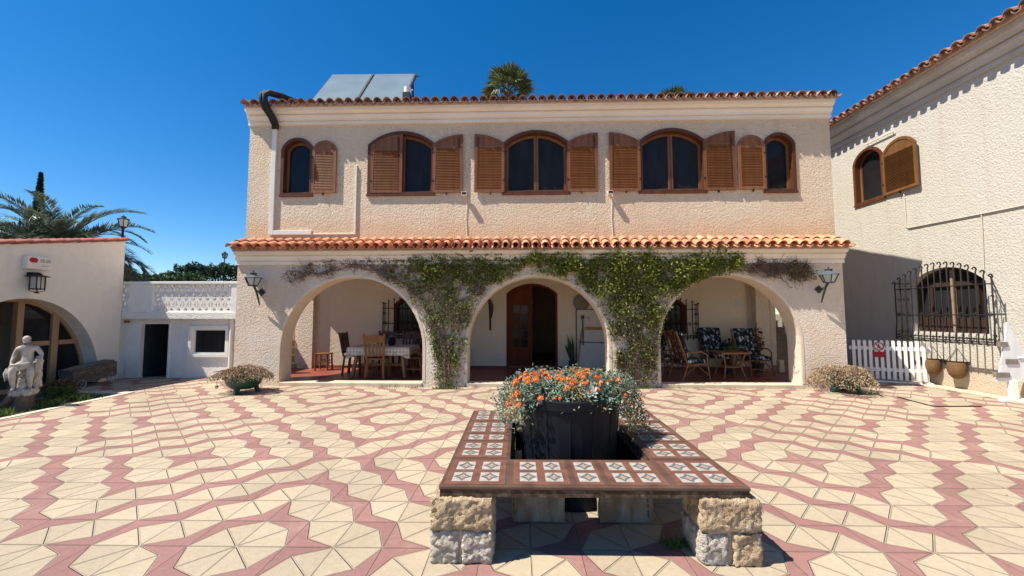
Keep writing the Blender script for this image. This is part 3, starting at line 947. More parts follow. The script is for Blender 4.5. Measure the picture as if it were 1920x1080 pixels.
# ---- pipes on the facade
mb = MB()
mb.box(-5.445, -5.345, HU - 0.05, HU - 0.001, 3.21, 5.62)
mb.box(-5.344, -4.50, HU - 0.048, HU - 0.001, 3.212, 3.31)
mb.box(-4.50, -3.53, HU - 0.03, HU - 0.001, 3.215, 3.245)
mb.box(-3.565, -3.53, HU - 0.032, HU - 0.001, 3.245, 4.75)
hb(mb, 'cable_trunking', 'white_plastic', bevel=0.006)
mb = MB()
dp = [(-5.1, 8.75, 6.34), (-5.25, 8.40, 6.30), (-5.40, 8.20, 6.27), (-5.47, 8.14, 6.18), (-5.46, 8.15, 6.05), (-5.43, 8.20, 5.92), (-5.38, 8.33, 5.78), (-5.37, 8.43, 5.66), (-5.385, 8.462, 5.58)]
for dx in (-0.035, 0.035):
    mb.tube([(p[0] + dx, p[1], p[2]) for p in dp], [0.06] * 5 + [0.055, 0.05, 0.045, 0.04], 8)
hb(mb, 'insulated_duct', 'duct', smooth=50)
for x in (-1.165, 1.955):
    mb = MB()
    mb.tube([(x + 0.02, HU - 0.01, 4.06), (x + 0.05, HU - 0.012, 3.9), (x + 0.035, HU - 0.01, 3.55), (x + 0.06, HU - 0.01, 3.15)], 0.007, 5)
    hb(mb, 'cable', 'cornice')
    mb = MB()
    mb.box(x - 0.055, x + 0.055, HU - 0.13, HU - 0.05, 4.035, 4.105)
    mb.bar((x, HU, 4.05), (x, HU - 0.06, 4.06), 0.05, 0.03)
    f = mb.build('floodlight', 'white_plastic', None, loc=hw(0, 0, 0), bevel=0.006)
    f.rotation_euler = (0, 0, -0.0135)
    mb = MB()
    mb.box(x - 0.045, x + 0.045, HU - 0.134, HU - 0.131, 4.045, 4.095)
    mb.build('lens', 'glass_hazy', f)
    tag(f, 'small white floodlight on the upper facade ' + ('below the gap between the second and third window' if x < 0 else 'below the gap between the third and fourth window'), 'floodlight', 'facade floodlights')

# ------------------------------------------------------------------ stairs seen through the porch ends
def stairs(name, x0, x1, y0, n, rise, run, m, label):
    mb = MB()
    for i in range(n):
        mb.box(x0, x1, y0 + i * run, y0 + n * run, i * rise + (0.0 if i else -0.02), (i + 1) * rise - 0.03, 0)
        mb.box(x0 - 0.01, x1 + 0.01, y0 + i * run - 0.02, y0 + (i + 1) * run, (i + 1) * rise - 0.03, (i + 1) * rise, 1)
    return tag(mb.build(name, m), label, 'stairs')
stairs('garden_stairs', -6.62, -5.88, 10.62, 9, 0.185, 0.27, ['stair_y', 'step'], 'yellow stone steps seen through the left end of the porch')
stairs('outdoor_stairs', 6.42, 7.7, 10.42, 10, 0.185, 0.27, ['stair_b', 'stair_b'], 'brown stone steps seen through the right end of the porch')

# ------------------------------------------------------------------ right wing
WX = 8.85
WP = Vector((WX, 7.5, 0))
wing = thing('side_house', 'white rough plastered side house with red tiled eaves facing the courtyard', 'house', WP)
def wb(mb, name, m, parent=None, **k):
    return mb.build(name, m, wing, loc=-WP, **k) if parent is None else mb.build(name, m, parent, **k)
wfn = lambda u, v, w_: (WX + w_, u, v)
WQ = (9.62, 10.46, 4.30, 5.36, 5.68)
GQ = (7.69, 9.16, 1.08, 2.12, 2.46)
mb = MB()
mb.prism([(1.0, -0.05), (13.6, -0.05), (13.6, 6.6), (1.0, 6.6)], [seg_arch(*WQ), seg_arch(*GQ)], wfn, 0.60)
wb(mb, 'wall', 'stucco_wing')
mb = MB()
mb.box(WX + 0.60, 14.5, 1.0, 1.3, 0, 6.6)
mb.box(WX + 0.60, 14.5, 13.3, 13.6, 0, 6.6)
mb.box(14.5, 14.8, 1.0, 13.6, 0, 6.6)
mb.box(WX + 0.60, 14.5, 1.3, 13.3, 2.95, 3.1)
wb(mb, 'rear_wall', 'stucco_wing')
mb = MB()
profile_run(mb, [(-0.02, 6.06), (0.055, 6.06), (0.055, 6.15), (0.03, 6.158), (0.03, 6.178), (0.085, 6.188), (0.105, 6.25), (0.15, 6.30), (0.155, 6.345), (0.125, 6.352), (0.125, 6.372), (0.20, 6.385), (0.215, 6.44), (0.26, 6.46), (0.26, 6.57), (-0.02, 6.57)],
            (WX, 1.0, 0), (WX, 13.6, 0), (-1, 0, 0))
wb(mb, 'cornice', 'cornice_grey')
mb = tile_roof((WX - 0.42, 1.0, 6.57), (0, 1, 0), (1, 0, 0.30), 60, 0.21, 3, expo=0.36, L=0.45, r0=0.088)
wr = wb(mb, 'roof', 'tile_old', smooth=40, merge=False)
mb = MB()
mb.box(WX - 0.34, WX - 0.28, 1.0, 13.6, 6.565, 6.625)
mb.add([(WX - 0.3, 1, 6.60), (WX - 0.3, 13.6, 6.60), (14.8, 13.6, 8.4), (14.8, 1, 8.4), (WX - 0.3, 1, 6.571), (WX - 0.3, 13.6, 6.571), (14.8, 13.6, 6.571), (14.8, 1, 6.571)],
       [(0, 1, 2, 3), (4, 5, 6, 7), (2, 1, 5, 6), (3, 0, 4, 7)])
wb(mb, 'roof_mortar', 'tile_pale', wr)
wn = window(WQ, wfn, None, False, lambda mb, n, m: wb(mb, n, m))
s = shutter_mb(0.87, 4.32, 5.30, 5.56, 'full').build('shutter', ['wood_gold', 'iron'], wn)
s.matrix_local = Matrix.Translation((WX - 0.06, 9.60, 0)) @ Matrix.Rotation(R(-93), 4, 'Z')
# grilled ground floor window
o = seg_arch(*GQ)
mb = MB()
mb.prism(inset(o, -0.002), [inset(o, 0.07)], lambda u, v, w_: wfn(u, v, 0.15 + w_), 0.10)
cy = (GQ[0] + GQ[1]) / 2
mb.box(WX + 0.14, WX + 0.21, cy - 0.022, cy + 0.022, GQ[2] + 0.05, GQ[4] - 0.05, 1)
mb.box(WX + 0.165, WX + 0.23, GQ[0] + 0.05, GQ[1] - 0.05, 2.08, 2.16)
mb.box(WX + 0.165, WX + 0.23, GQ[0] + 0.05, GQ[1] - 0.05, 1.12, 1.42)
for yy in (GQ[0] + 0.30, GQ[1] - 0.30):
    mb.box(WX + 0.16, WX + 0.22, yy - 0.03, yy + 0.03, 1.1, 2.1)
wn = wb(mb, 'grilled_window', ['wood_umber', 'stair_b'])
mb = MB()
mb.prism(inset(o, 0.05), [], lambda u, v, w_: wfn(u, v, 0.22 + w_), 0.006)
mb.build('pane', 'glass_hazy', wn)
mb = grille_mb(-0.935, 0.92, 0.97, 2.17, 0.33, 0.34, 16, 0.12, 0.30)
g = mb.build('window_grille', 'iron', wn, smooth=50)
g.matrix_local = Matrix.Translation((WX, 8.225, 0)) @ Matrix.Rotation(R(-90), 4, 'Z')
mb = MB()
mb.box(WX + 0.02, WX + 0.60, GQ[0] + 0.002, GQ[1] - 0.002, GQ[2] - 0.001, GQ[2] + 0.03)
mb.build('sill', 'cornice_grey', wn)
mb = MB()
mb.tube([(WX - 0.02, 9.14, 4.28), (WX - 0.02, 9.14, 3.50), (WX - 0.02, 9.09, 3.43), (WX - 0.02, 7.68, 3.40), (WX - 0.02, 4.2, 3.33)], 0.014, 6)
mb.tube([(WX - 0.02, 7.66, 3.40), (WX - 0.015, 7.67, 2.9), (WX - 0.015, 7.69, 2.3)], 0.008, 5)
wb(mb, 'conduit', 'cornice_grey', smooth=50)
mb = MB()
mb.tube([(WX - 0.05, 10.06, 5.77), (WX - 0.05, 9.25, 5.77)], 0.016, 6)
for y in (10.0, 9.32):
    mb.tube([(WX, y, 5.77), (WX - 0.05, y, 5.77)], 0.01, 5)
wb(mb, 'awning_rail', 'white_plastic', smooth=50)

# ------------------------------------------------------------------ left annex with the glazed arch
LX = -9.25
LP = Vector((LX, 7.4, 0))
annex = thing('annex', 'low ivory annex with a red coping and a timber glazed arch', 'house', LP)
def lb(mb, name, m, parent=None, **k):
    return mb.build(name, m, annex, loc=-LP, **k) if parent is None else mb.build(name, m, parent, **k)
lfn = lambda u, v, w_: (LX - w_, u, v)
def ell(c, hw_, ht, n=28):
    return [(c - hw_ * math.cos(math.pi * i / n), ht * math.sin(math.pi * i / n) ** 0.97) for i in range(n + 1)]
E0 = ell(7.4, 1.37, 1.785)
zt = lambda y: 2.745 + 0.206 * (y - 6.967)
mb = MB()
mb.prism([(2.5, -0.05)] + E0 + [(9.19, -0.05), (9.19, zt(9.19)), (2.5, zt(2.5))], [], lfn, 0.40)
lb(mb, 'wall', 'stucco_left')
mb = MB()
mb.add([(LX - 0.4, 2.5, -0.02), (LX - 0.4, 9.19, -0.02), (-14, 9.19, -0.02), (-14, 2.5, -0.02), (LX - 0.4, 2.5, zt(2.5) - 0.05), (LX - 0.4, 9.19, zt(9.19) - 0.05), (-14, 9.19, zt(9.19) - 0.05), (-14, 2.5, zt(2.5) - 0.05)],
       [(0, 1, 2, 3), (4, 5, 6, 7), (1, 5, 6, 2), (3, 2, 6, 7), (0, 3, 7, 4)])
lb(mb, 'rear_wall', 'stucco_left')
mb = MB()
y = 2.5
i = 0
while y < 9.18:
    y1 = min(y + 0.27, 9.20)
    pts = [(LX - 0.22, y, zt(y) - 0.012), (LX - 0.22, y1 + 0.03, zt(y1 + 0.03) + 0.012)]
    for kk in range(2):
        n = 8
        r_lo, r_hi = (0.085, 0.07)
        c0, c1 = Vector((LX + (-0.06 if kk == 0 else -0.24), y, zt(y) - 0.01)), Vector((LX + (-0.06 if kk == 0 else -0.24), y1 + 0.04, zt(y1 + 0.04) + 0.008))
        vs = []
        for c, r in ((c0, r_hi), (c1, r_lo)):
            for j in range(n + 1):
                a = math.pi * j / n
                vs.append(c + Vector((r * math.cos(a) * 1.3, 0, r * math.sin(a))))
        fs = [(j, j + 1, n + 2 + j, n + 1 + j) for j in range(n)] + [tuple(range(n + 1)), tuple(range(n + 1, 2 * n + 2))]
        mb.add(vs, fs)
    y = y1
lb(mb, 'coping', 'coping', smooth=40, merge=False)
# timber frame
FX = LX - 0.30
ffn = lambda u, v, w_: (FX - w_, u, v)
mb = MB()
E1, E2 = ell(7.4, 1.37, 1.785), ell(7.4, 1.305, 1.725)
ri = [p for p in E1 if p[0] > 7.0]
ro = [p for p in E2 if p[0] > 7.0]
mb.prism(ri + ro[::-1], [], ffn, 0.09)
mb.prism([(7.49, 0), (7.59, 0), (7.59, 1.72), (7.49, 1.725)], [], lambda u, v, w_: ffn(u, v, -0.012 + w_), 0.1)
mb.prism([(8.08, 0), (8.20, 0), (8.20, 1.44), (8.08, 1.53)], [], lambda u, v, w_: ffn(u, v, -0.008 + w_), 0.1)
mb.prism([(7.60, 0.86), (8.06, 0.86), (8.06, 0.95), (7.60, 0.95)], [], lambda u, v, w_: ffn(u, v, 0.003 + w_), 0.08)
mb.prism([(8.22, 0.86), (8.60, 0.86), (8.55, 0.95), (8.22, 0.95)], [], lambda u, v, w_: ffn(u, v, 0.003 + w_), 0.08)
mb.prism([(6.5, 0.0), (8.7, 0.0), (8.7, 0.08), (6.5, 0.08)], [], lambda u, v, w_: ffn(u, v, 0.005 + w_), 0.08)
fr = lb(mb, 'glazed_arch', 'wood_beige')
mb = MB()
gp = [p for p in ell(7.4, 1.32, 1.74) if p[0] > 7.5]
mb.prism([(7.52, 0.02), (7.52, gp[0][1])] + gp[:-1] + [(8.70, 0.02)], [], lambda u, v, w_: ffn(u, v, 0.045 + w_), 0.006)
mb.build('pane', 'glass', fr)

# ------------------------------------------------------------------ outhouse with the pierced balcony
OP = Vector((-7.9, 9.6, 0))
outh = thing('outhouse', 'small white outhouse with a pierced block balcony on top', 'outhouse', OP)
def ob(mb, name, m, parent=None, **k):
    return mb.build(name, m, outh, loc=-OP + Vector((0, -0.24 if name in ('wall', 'window', 'drainpipe', 'door_frame', 'door', 'junction_box') else 0, 0)), **k) if parent is None else mb.build(name, m, parent, **k)
mb = MB()
wh = [(-7.67, 0.555), (-6.86, 0.555), (-6.86, 1.14), (-7.67, 1.14)]
mb.prism([(-9.25, -0.05), (-8.90, -0.05), (-8.90, 1.256), (-8.24, 1.256), (-8.24, -0.05), (-6.55, -0.05), (-6.55, 1.37), (-9.25, 1.37)], [wh], fnY(9.6), 0.08)
mb.box(-9.45, -9.25, 9.61, 12.0, -0.05, 1.37)
mb.box(-6.77, -6.552, 9.681, 12.0, -0.05, 1.37)
mb.box(-9.45, -6.552, 12.0, 12.2, -0.05, 1.37)
ob(mb, 'wall', 'white_wall')
mb = MB()
mb.box(-9.45, -6.40, 9.20, 12.2, 1.372, 1.53)
ob(mb, 'balcony_slab', 'white_wall', bevel=0.01)
mb = MB()
mb.box(-9.12, -8.56, 9.22, 9.38, 1.532, 2.19)
mb.box(-6.70, -6.42, 9.22, 9.38, 1.532, 2.19)
mb.box(-9.45, -6.41, 9.20, 9.40, 2.192, 2.25)
mb.box(-9.45, -9.121, 9.24, 9.36, 1.532, 1.555)
mb.box(-8.559, -6.701, 9.24, 9.36, 1.532, 1.555)
bal = ob(mb, 'balustrade', 'white', bevel=0.008)
bw, bh = 0.169, 0.316
def block_mb():
    mb = MB()
    t = 0.017
    w2, h2 = bw / 2, bh / 2
    m_ = 0.02
    hs_ = [
        [(-w2 + 0.034, h2 - t), (w2 - 0.034, h2 - t), (0, 0.055)],
        [(-w2 + 0.034, -h2 + t), (0, -0.055), (w2 - 0.034, -h2 + t)],
        [(-w2 + t - 0.004, h2 - 0.07), (-0.018, 0), (-w2 + t - 0.004, -h2 + 0.07)],
        [(w2 - t + 0.004, h2 - 0.07), (w2 - t + 0.004, -h2 + 0.07), (0.018, 0)],
    ]
    mb.prism([(-w2, -h2), (w2, -h2), (w2, h2), (-w2, h2)], hs_, lambda u, v, w_: (u, w_, v), 0.07)
    return mb
bm0 = None
for c in range(13):
    x = -9.33 + c * bw if c < 2 else -8.56 + 0.085 + (c - 2) * bw
    if c < 2:
        x = -9.38 + 0.085 + c * bw
    for r_ in range(2):
        z = 1.556 + bh * (r_ + 0.5) + 0.001
        if bm0 is None:
            bm0 = block_mb().build('lattice_block', 'white', bal)
            b_ = bm0
        else:
            b_ = bm0.copy()
            COL.objects.link(b_)
        b_.location = (x, 9.265, z)
mb = MB()
mb.prism([(-7.74, 0.485), (-6.79, 0.485), (-6.79, 1.21), (-7.74, 1.21)], [list(wh)], fnY(9.55), 0.05)
mb.prism(wh, [inset(wh, 0.035)], fnY(9.62), 0.06)
wn = ob(mb, 'window', 'white')
mb = MB()
mb.box(-7.66, -6.87, 9.65, 9.66, 0.56, 1.135)
mb.build('pane', 'glass_hazy', wn)
mb = MB()
mb.tube([(-6.70, 9.54, 0), (-6.70, 9.54, 1.37)], 0.05, 10)
mb.tube([(-6.59, 9.56, 0), (-6.59, 9.56, 1.37)], 0.025, 8)
ob(mb, 'drainpipe', 'white_plastic', smooth=50)
mb = MB()
mb.box(-8.95, -8.901, 9.585, 9.6, 0, 1.30)
mb.box(-8.239, -8.20, 9.585, 9.6, 0, 1.30)
mb.box(-8.901, -8.239, 9.585, 9.6, 1.257, 1.30)
ob(mb, 'door_frame', 'white')
mb = MB()
mb.box(-8.94, -8.905, 9.72, 10.32, 0.02, 1.24)
ob(mb, 'door', 'dark_metal')
mb = MB()
mb.box(-9.24, -9.17, 9.50, 9.57, 1.28, 1.34)
ob(mb, 'junction_box', 'wood_light')
# ------------------------------------------------------------------ tiled bench round the big pot
BX0, BX1, BY0, BY1, BZ = -0.487, 1.402, 2.505, 4.42, 0.45
QX0, QX1, QY0, QY1 = -0.058, 0.955, 2.965, 3.975
bench = thing('tiled_bench', 'square brown tiled bench with star patterned tiles on rough stone legs', 'bench', (0.4575, 3.4625, 0))
BP = Vector((0.4575, 3.4625, 0))
def bb(mb, name, m, parent=None, **k):
    return mb.build(name, m, bench, loc=-BP, **k) if parent is None else mb.build(name, m, parent, **k)
mb = MB()
mb.prism([(BX0, BY0), (BX1, BY0), (BX1, BY1), (BX0, BY1)], [[(QX0, QY0), (QX1, QY0), (QX1, QY1), (QX0, QY1)]], lambda u, v, w_: (u, v, BZ - w_), 0.022)
bb(mb, 'bench_top', 'b_brown', bevel=0.006)
mb = MB()
mb.prism([(BX0 + 0.006, BY0 + 0.006), (BX1 - 0.006, BY0 + 0.006), (BX1 - 0.006, BY1 - 0.006), (BX0 + 0.006, BY1 - 0.006)],
         [[(QX0 - 0.005, QY0 - 0.005), (QX1 + 0.005, QY0 - 0.005), (QX1 + 0.005, QY1 + 0.005), (QX0 - 0.005, QY1 + 0.005)]], lambda u, v, w_: (u, v, BZ - 0.0225 - w_), 0.043)
bb(mb, 'edge_frame', 'rust')
mb = MB()
for x0, x1, y0, y1 in ((QX0 - 0.03, QX0 + 0.02, QY0, QY1), (QX1 - 0.02, QX1 + 0.03, QY0, QY1), (QX0 + 0.021, QX1 - 0.021, QY1 - 0.02, QY1 + 0.03), (QX0 + 0.021, QX1 - 0.021, QY0 - 0.03, QY0 + 0.015)):
    mb.box(x0, x1, y0, y1, 0.30, 0.382)
bb(mb, 'inner_frame', 'rust')
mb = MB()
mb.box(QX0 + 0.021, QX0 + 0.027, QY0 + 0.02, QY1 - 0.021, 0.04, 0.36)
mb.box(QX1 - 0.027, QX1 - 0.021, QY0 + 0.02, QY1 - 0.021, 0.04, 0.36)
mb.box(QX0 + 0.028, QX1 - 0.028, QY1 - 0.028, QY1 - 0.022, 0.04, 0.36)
bb(mb, 'well_dark_sheets', 'black')  # black sheets added to make the inside of the opening dark
mb = MB()
def unit(x0, x1, y0, y1, nx, ny):
    g = 0.017
    mb.box(x0 + g, x1 - g, y0 + g, y1 - g, BZ - 0.003, BZ + 0.0025, 1)
    mx = my = 0.042
    gap = 0.052
    tx = ((x1 - x0) - 2 * g - 2 * mx - (nx - 1) * gap) / nx
    ty = ((y1 - y0) - 2 * g - 2 * my - (ny - 1) * gap) / ny
    if nx == 1:
        mx = max(0.02, ((x1 - x0) - 2 * g - ty) / 2)
        tx = (x1 - x0) - 2 * g - 2 * mx
    if ny == 1:
        my = max(0.02, ((y1 - y0) - 2 * g - tx) / 2)
        ty = (y1 - y0) - 2 * g - 2 * my
    for i in range(nx):
        for j in range(ny):
            a, b = x0 + g + mx + i * (tx + gap), y0 + g + my + j * (ty + gap)
            mb.box(a, a + tx, b, b + ty, BZ + 0.002, BZ + 0.0045, 0)
            cx, cy = a + tx / 2, b + ty / 2
            def star(ra, rd):
                return [(cx + (ra if k % 2 == 0 else rd) * tx * math.cos(k * math.pi / 4), cy + (ra if k % 2 == 0 else rd) * ty * math.sin(k * math.pi / 4)) for k in range(8)]
            o_, i_ = star(0.48, 0.28), star(0.27, 0.14)
            z = BZ + 0.0058
            mb.add([(p[0], p[1], z) for p in o_] + [(p[0], p[1], z) for p in i_], [(k, (k + 1) % 8, 8 + (k + 1) % 8, 8 + k) for k in range(8)], 2)
            c_ = star(0.17, 0.075)
            mb.add([(p[0], p[1], z) for p in c_], [tuple(range(8))], 3)
e = 0.008
xs = [(BX0 + e, QX0 - e), (QX0 + e, QX0 + 0.40), (QX0 + 0.405, QX0 + 0.605), (QX0 + 0.61, QX1 - e), (QX1 + e, BX1 - e)]
ys = [(BY0 + e, QY0 - e), (QY0 + e, QY0 + 0.40), (QY0 + 0.405, QY0 + 0.605), (QY0 + 0.61, QY1 - e), (QY1 + e, BY1 - e)]
nn_ = (2, 2, 1, 2, 2)
for i in range(5):
    for j in range(5):
        if i in (0, 4) or j in (0, 4):
            unit(*xs[i], *ys[j], nn_[i], nn_[j])
bb(mb, 'star_tiles', ['b_white', 'b_red', 'b_blue', 'b_ochre'], recalc=True, merge=False)

def rough(mb, x0, x1, y0, y1, z0, z1, amp, m=0, n=9, seed=0.0, drop=0.008):
    """hewn block: every face is a grid pushed in and out by noise."""
    def face(fn, uu, vv):
        vs, fs = [], []
        for j in range(vv + 1):
            for i in range(uu + 1):
                p = Vector(fn(i / uu, j / vv))
                edge = min(i, uu - i, j, vv - j)
                q = p * 15 + Vector((seed, seed * 2, 0))
                nv = Vector((noise.noise(q), noise.noise(q + Vector((31, 0, 0))), noise.noise(q + Vector((0, 57, 0)))))
                q2 = q * 3.1
                nv += 1.25 * Vector((noise.noise(q2), noise.noise(q2 + Vector((31, 0, 0))), noise.noise(q2 + Vector((0, 57, 0)))))
                c = Vector(((x0 + x1) / 2, (y0 + y1) / 2, (z0 + z1) / 2))
                d = (p - c)
                out = Vector((0, 0, 0))
                vs.append(p + nv * amp - d.normalized() * (drop * (1.0 if edge == 0 else 0.25 if edge == 1 else 0)))
        for j in range(vv):
            for i in range(uu):
                a = j * (uu + 1) + i
                fs.append((a, a + 1, a + uu + 2, a + uu + 1))
        mb.add(vs, fs, m)
    L = lambda a, b, t: a + (b - a) * t
    nx, ny, nz = [max(3, int(d / 0.0125)) for d in (x1 - x0, y1 - y0, z1 - z0)]
    for z in (z0, z1):
        face(lambda u, v, z=z: (L(x0, x1, u), L(y0, y1, v), z), nx, ny)
    for y in (y0, y1):
        face(lambda u, v, y=y: (L(x0, x1, u), y, L(z0, z1, v)), nx, nz)
    for x in (x0, x1):
        face(lambda u, v, x=x: (x, L(y0, y1, u), L(z0, z1, v)), ny, nz)
sd_ = 0
for x0, x1, y0, y1 in ((-0.535, -0.155, 2.486, 2.81), (1.092, 1.452, 2.486, 2.81), (-0.522, -0.146, 4.06, 4.38), (1.088, 1.462, 4.06, 4.38)):
    mb = MB()
    sd_ += 7.3
    xm = (x0 + x1) / 2 - 0.01
    right = x0 > 0
    rough(mb, x0, x1, y0, y1, 0.196, 0.384, 0.010, 0, seed=sd_)
    rough(mb, x0, xm - 0.008, y0 + 0.006, y1, 0.0, 0.188, 0.010, 1, seed=sd_ + 3)
    rough(mb, xm + 0.012, x1, y0 + 0.004, y1, 0.0, 0.188, 0.010, 0 if right else 1, seed=sd_ + 5)
    mb.box(x0 + 0.02, x1 - 0.02, y0 + 0.022, y1 - 0.02, 0.0, 0.378, 2)
    bb(mb, 'leg', ['stone', 'stone_pale', 'mortar'], smooth=80)
# concrete blocks inside
for i, (x0, x1, y0, y1) in enumerate(((-0.045, 0.335, 2.985, 3.10), (0.585, 0.972, 2.985, 3.10), (-0.05, 0.03, 3.20, 3.62))):
    mb = MB()
    rough(mb, x0, x1, y0, y1, 0.0, 0.298, 0.003, 0, seed=i * 4.4, drop=0.004)
    tag(mb.build('concrete_block', 'concrete', smooth=60),
        ('stained concrete block under the front of the bench, beside its left stone leg', 'stained concrete block under the front of the bench, beside its right stone leg', 'concrete block on edge inside the bench opening, left of the pot')[i], 'block', 'concrete blocks under the bench')

# ------------------------------------------------------------------ pot and flowers
PC = Vector((0.43, 3.47, 0))
mb = MB()
n = 28
mb.lathe([(0.34, 0.0), (0.345, 0.02), (0.415, 0.755), (0.43, 0.76), (0.438, 0.835), (0.42, 0.84), (0.41, 0.80)], (0, 0, 0), n, ph=0.12)
for k in range(0, n, 2):
    a = 2 * math.pi * k / n + 0.12
    ca, sa = math.cos(a), math.sin(a)
    mb.bar((0.347 * ca, 0.347 * sa, 0.03), (0.416 * ca, 0.416 * sa, 0.755), 0.012, 0.010, up=(ca, sa, 0))
tag(mb.build('plant_pot', 'pot', loc=PC, bevel=0.004), 'big black ribbed plant pot standing inside the tiled bench', 'plant pot')
mb = MB()
fl = thing('flowering_plant', 'mound of grey green foliage with orange flowers overflowing the black pot', 'flowers', (PC.x, PC.y, 0.80))
def mound(r, ph, depth):
    c, s = math.cos(ph), math.sin(ph)
    lob = 1 + 0.07 * math.sin(3 * ph + 1) + 0.06 * math.sin(5 * ph) + 0.05 * math.sin(9 * ph + 2)
    x, y = 0.60 * lob * r * c, (0.45 if s > 0 else 0.405) * (lob if s > 0 else 0.5 + 0.5 * lob) * r * s
    nz = noise.noise(Vector((x * 5, y * 5, 3.1))) * 0.06 + noise.noise(Vector((x * 13, y * 13, 1))) * 0.045
    z = 0.07 + 0.11 * (1 - r ** 5) + nz
    side = abs(c) ** 1.7
    if r > 0.84:
        z -= ((r - 0.84) / 0.16) ** 1.3 * (0.02 + 0.15 * side * (1.5 if c > 0 else 0.9))
    return Vector((x, y, z - depth))
pts_g, pts_d = [], []
for i in range(11500):
    r, ph = math.sqrt(random.random()) * 1.03, rnd(0, 2 * math.pi)
    p = mound(r, ph, abs(random.gauss(0, 0.06)))
    p += Vector((random.gauss(0, .02), random.gauss(0, .02), random.gauss(0, .022)))
    if p.z < -0.005 + 0.10 * noise.noise(Vector((p.x * 7, 3.3, 0))) and (math.hypot(p.x, p.y) < 0.45 or abs(p.x) < 0.30 + rnd(0, 0.08)):
        continue
    dryness = noise.noise(Vector((p.x * 3.2 + 5, p.y * 3.2, p.z * 3))) + (0.30 if (p.x > -0.15 and p.y < -0.1 and p.x < 0.12) else -0.05) + (0.22 if p.x > 0.38 else -0.12)
    (pts_d if dryness > 0.12 else pts_g).append(p)
mb = MB()
leaves(mb, pts_g, 0.032, asp=0.42)
mb.build('foliage', 'grey_green', fl, recalc=False, merge=False)
mb = MB()
leaves(mb, pts_d, 0.028, asp=0.42)
for i in range(60):   # hanging dry sprays
    a = rnd(-2.6, -0.2) if i % 3 else rnd(-0.5, 0.5)
    p = mound(rnd(0.8, 1.0), a, 0.02)
    L = rnd(0.05, 0.16)
    if a < -0.5 and a > -2.5:
        L *= 0.6
    leaves(mb, [p + Vector((rnd(-.012, .012), -rnd(0, .02), -L * t / 7)) for t in range(8)], 0.024, asp=0.5)
mb.build('dry_foliage', 'olive_dry', fl, recalc=False, merge=False)
mb = MB()
for i in range(160):
    r, ph = math.sqrt(random.random()), rnd(0, 2 * math.pi)
    p = mound(r, ph, 0.0)
    mb.tube([(p.x * 0.6, p.y * 0.6, 0.03), (p.x * 0.85, p.y * 0.85, p.z * 0.5 + 0.03), p], 0.0035, 4)
mb.build('stems', 'vine_stem', fl)
def flower_mb():
    mb = MB()
    for ring, (n, L, el) in enumerate(((15, 0.030, 0.25), (13, 0.024, 0.6))):
        for k in range(n):
            a = 2 * math.pi * (k + 0.5 * ring) / n
            d = Vector((math.cos(a) * math.cos(el), math.sin(a) * math.cos(el), math.sin(el)))
            t = Vector((-math.sin(a), math.cos(a), 0)) * 0.0045
            mb.add([d * 0.004, d * L * 0.6 + t, d * L, d * L * 0.6 - t], [(0, 1, 2, 3)], 0)
    mb.lathe([(0.009, 0.0), (0.008, 0.008), (0.003, 0.011)], (0, 0, 0.004), 8, 1)
    return mb
f0 = None
f1 = None
cnt = 0
while cnt < 97:
    ph = rnd(-math.pi, 0) if random.random() < 0.8 else rnd(0, math.pi)
    r = math.sqrt(rnd(0.05, 1.0))
    if noise.noise(Vector((math.cos(ph) * r * 3, math.sin(ph) * r * 3, 2.2))) < rnd(-0.35, 0.1):
        continue
    p = mound(r, ph, -0.012)
    redd = (p.x < -0.48 or p.x > 0.5) and random.random() < 0.6
    if redd:
        if f1 is None:
            f1 = flower_mb().build('flower', ['petal_red', 'pistil'], fl, recalc=False, merge=False)
            o = f1
        else:
            o = f1.copy()
            COL.objects.link(o)
    else:
        if f0 is None:
            f0 = flower_mb().build('flower', ['petal', 'pistil'], fl, recalc=False, merge=False)
            o = f0
        else:
            o = f0.copy()
            COL.objects.link(o)
    o.location = p
    nv = Vector((p.x * 0.9 + rnd(-.3, .3), p.y * 0.9 - 0.35 + rnd(-.3, .3), rnd(0.25, 0.8)))
    o.rotation_mode = 'QUATERNION'
    o.rotation_quaternion = nv.to_track_quat('Z', 'Y')
    s = rnd(0.6, 1.0)
    o.scale = (s, s, s)
    cnt += 1
mb = MB()
for k in range(34):
    a = k * 2.4
    L = 0.025 + 0.0019 * k
    el = 1.25 - k * 0.031
    d = Vector((math.cos(a) * math.cos(el), math.sin(a) * math.cos(el), math.sin(el)))
    t = d.cross(Vector((0, 0, 1))).normalized() * (0.008 + L * 0.12)
    mb.add([Vector((0, 0, 0)), d * L * 0.7 + t, d * L, d * L * 0.7 - t], [(0, 1, 2, 3)])
ro_ = mb.build('succulent_rosette', 'rosette', fl, recalc=False, merge=False)
ro_.scale = (0.85, 0.85, 0.85)
ro_.location = (0.12, -0.36, 0.10)
ro_.rotation_euler = (R(50), 0, 0)

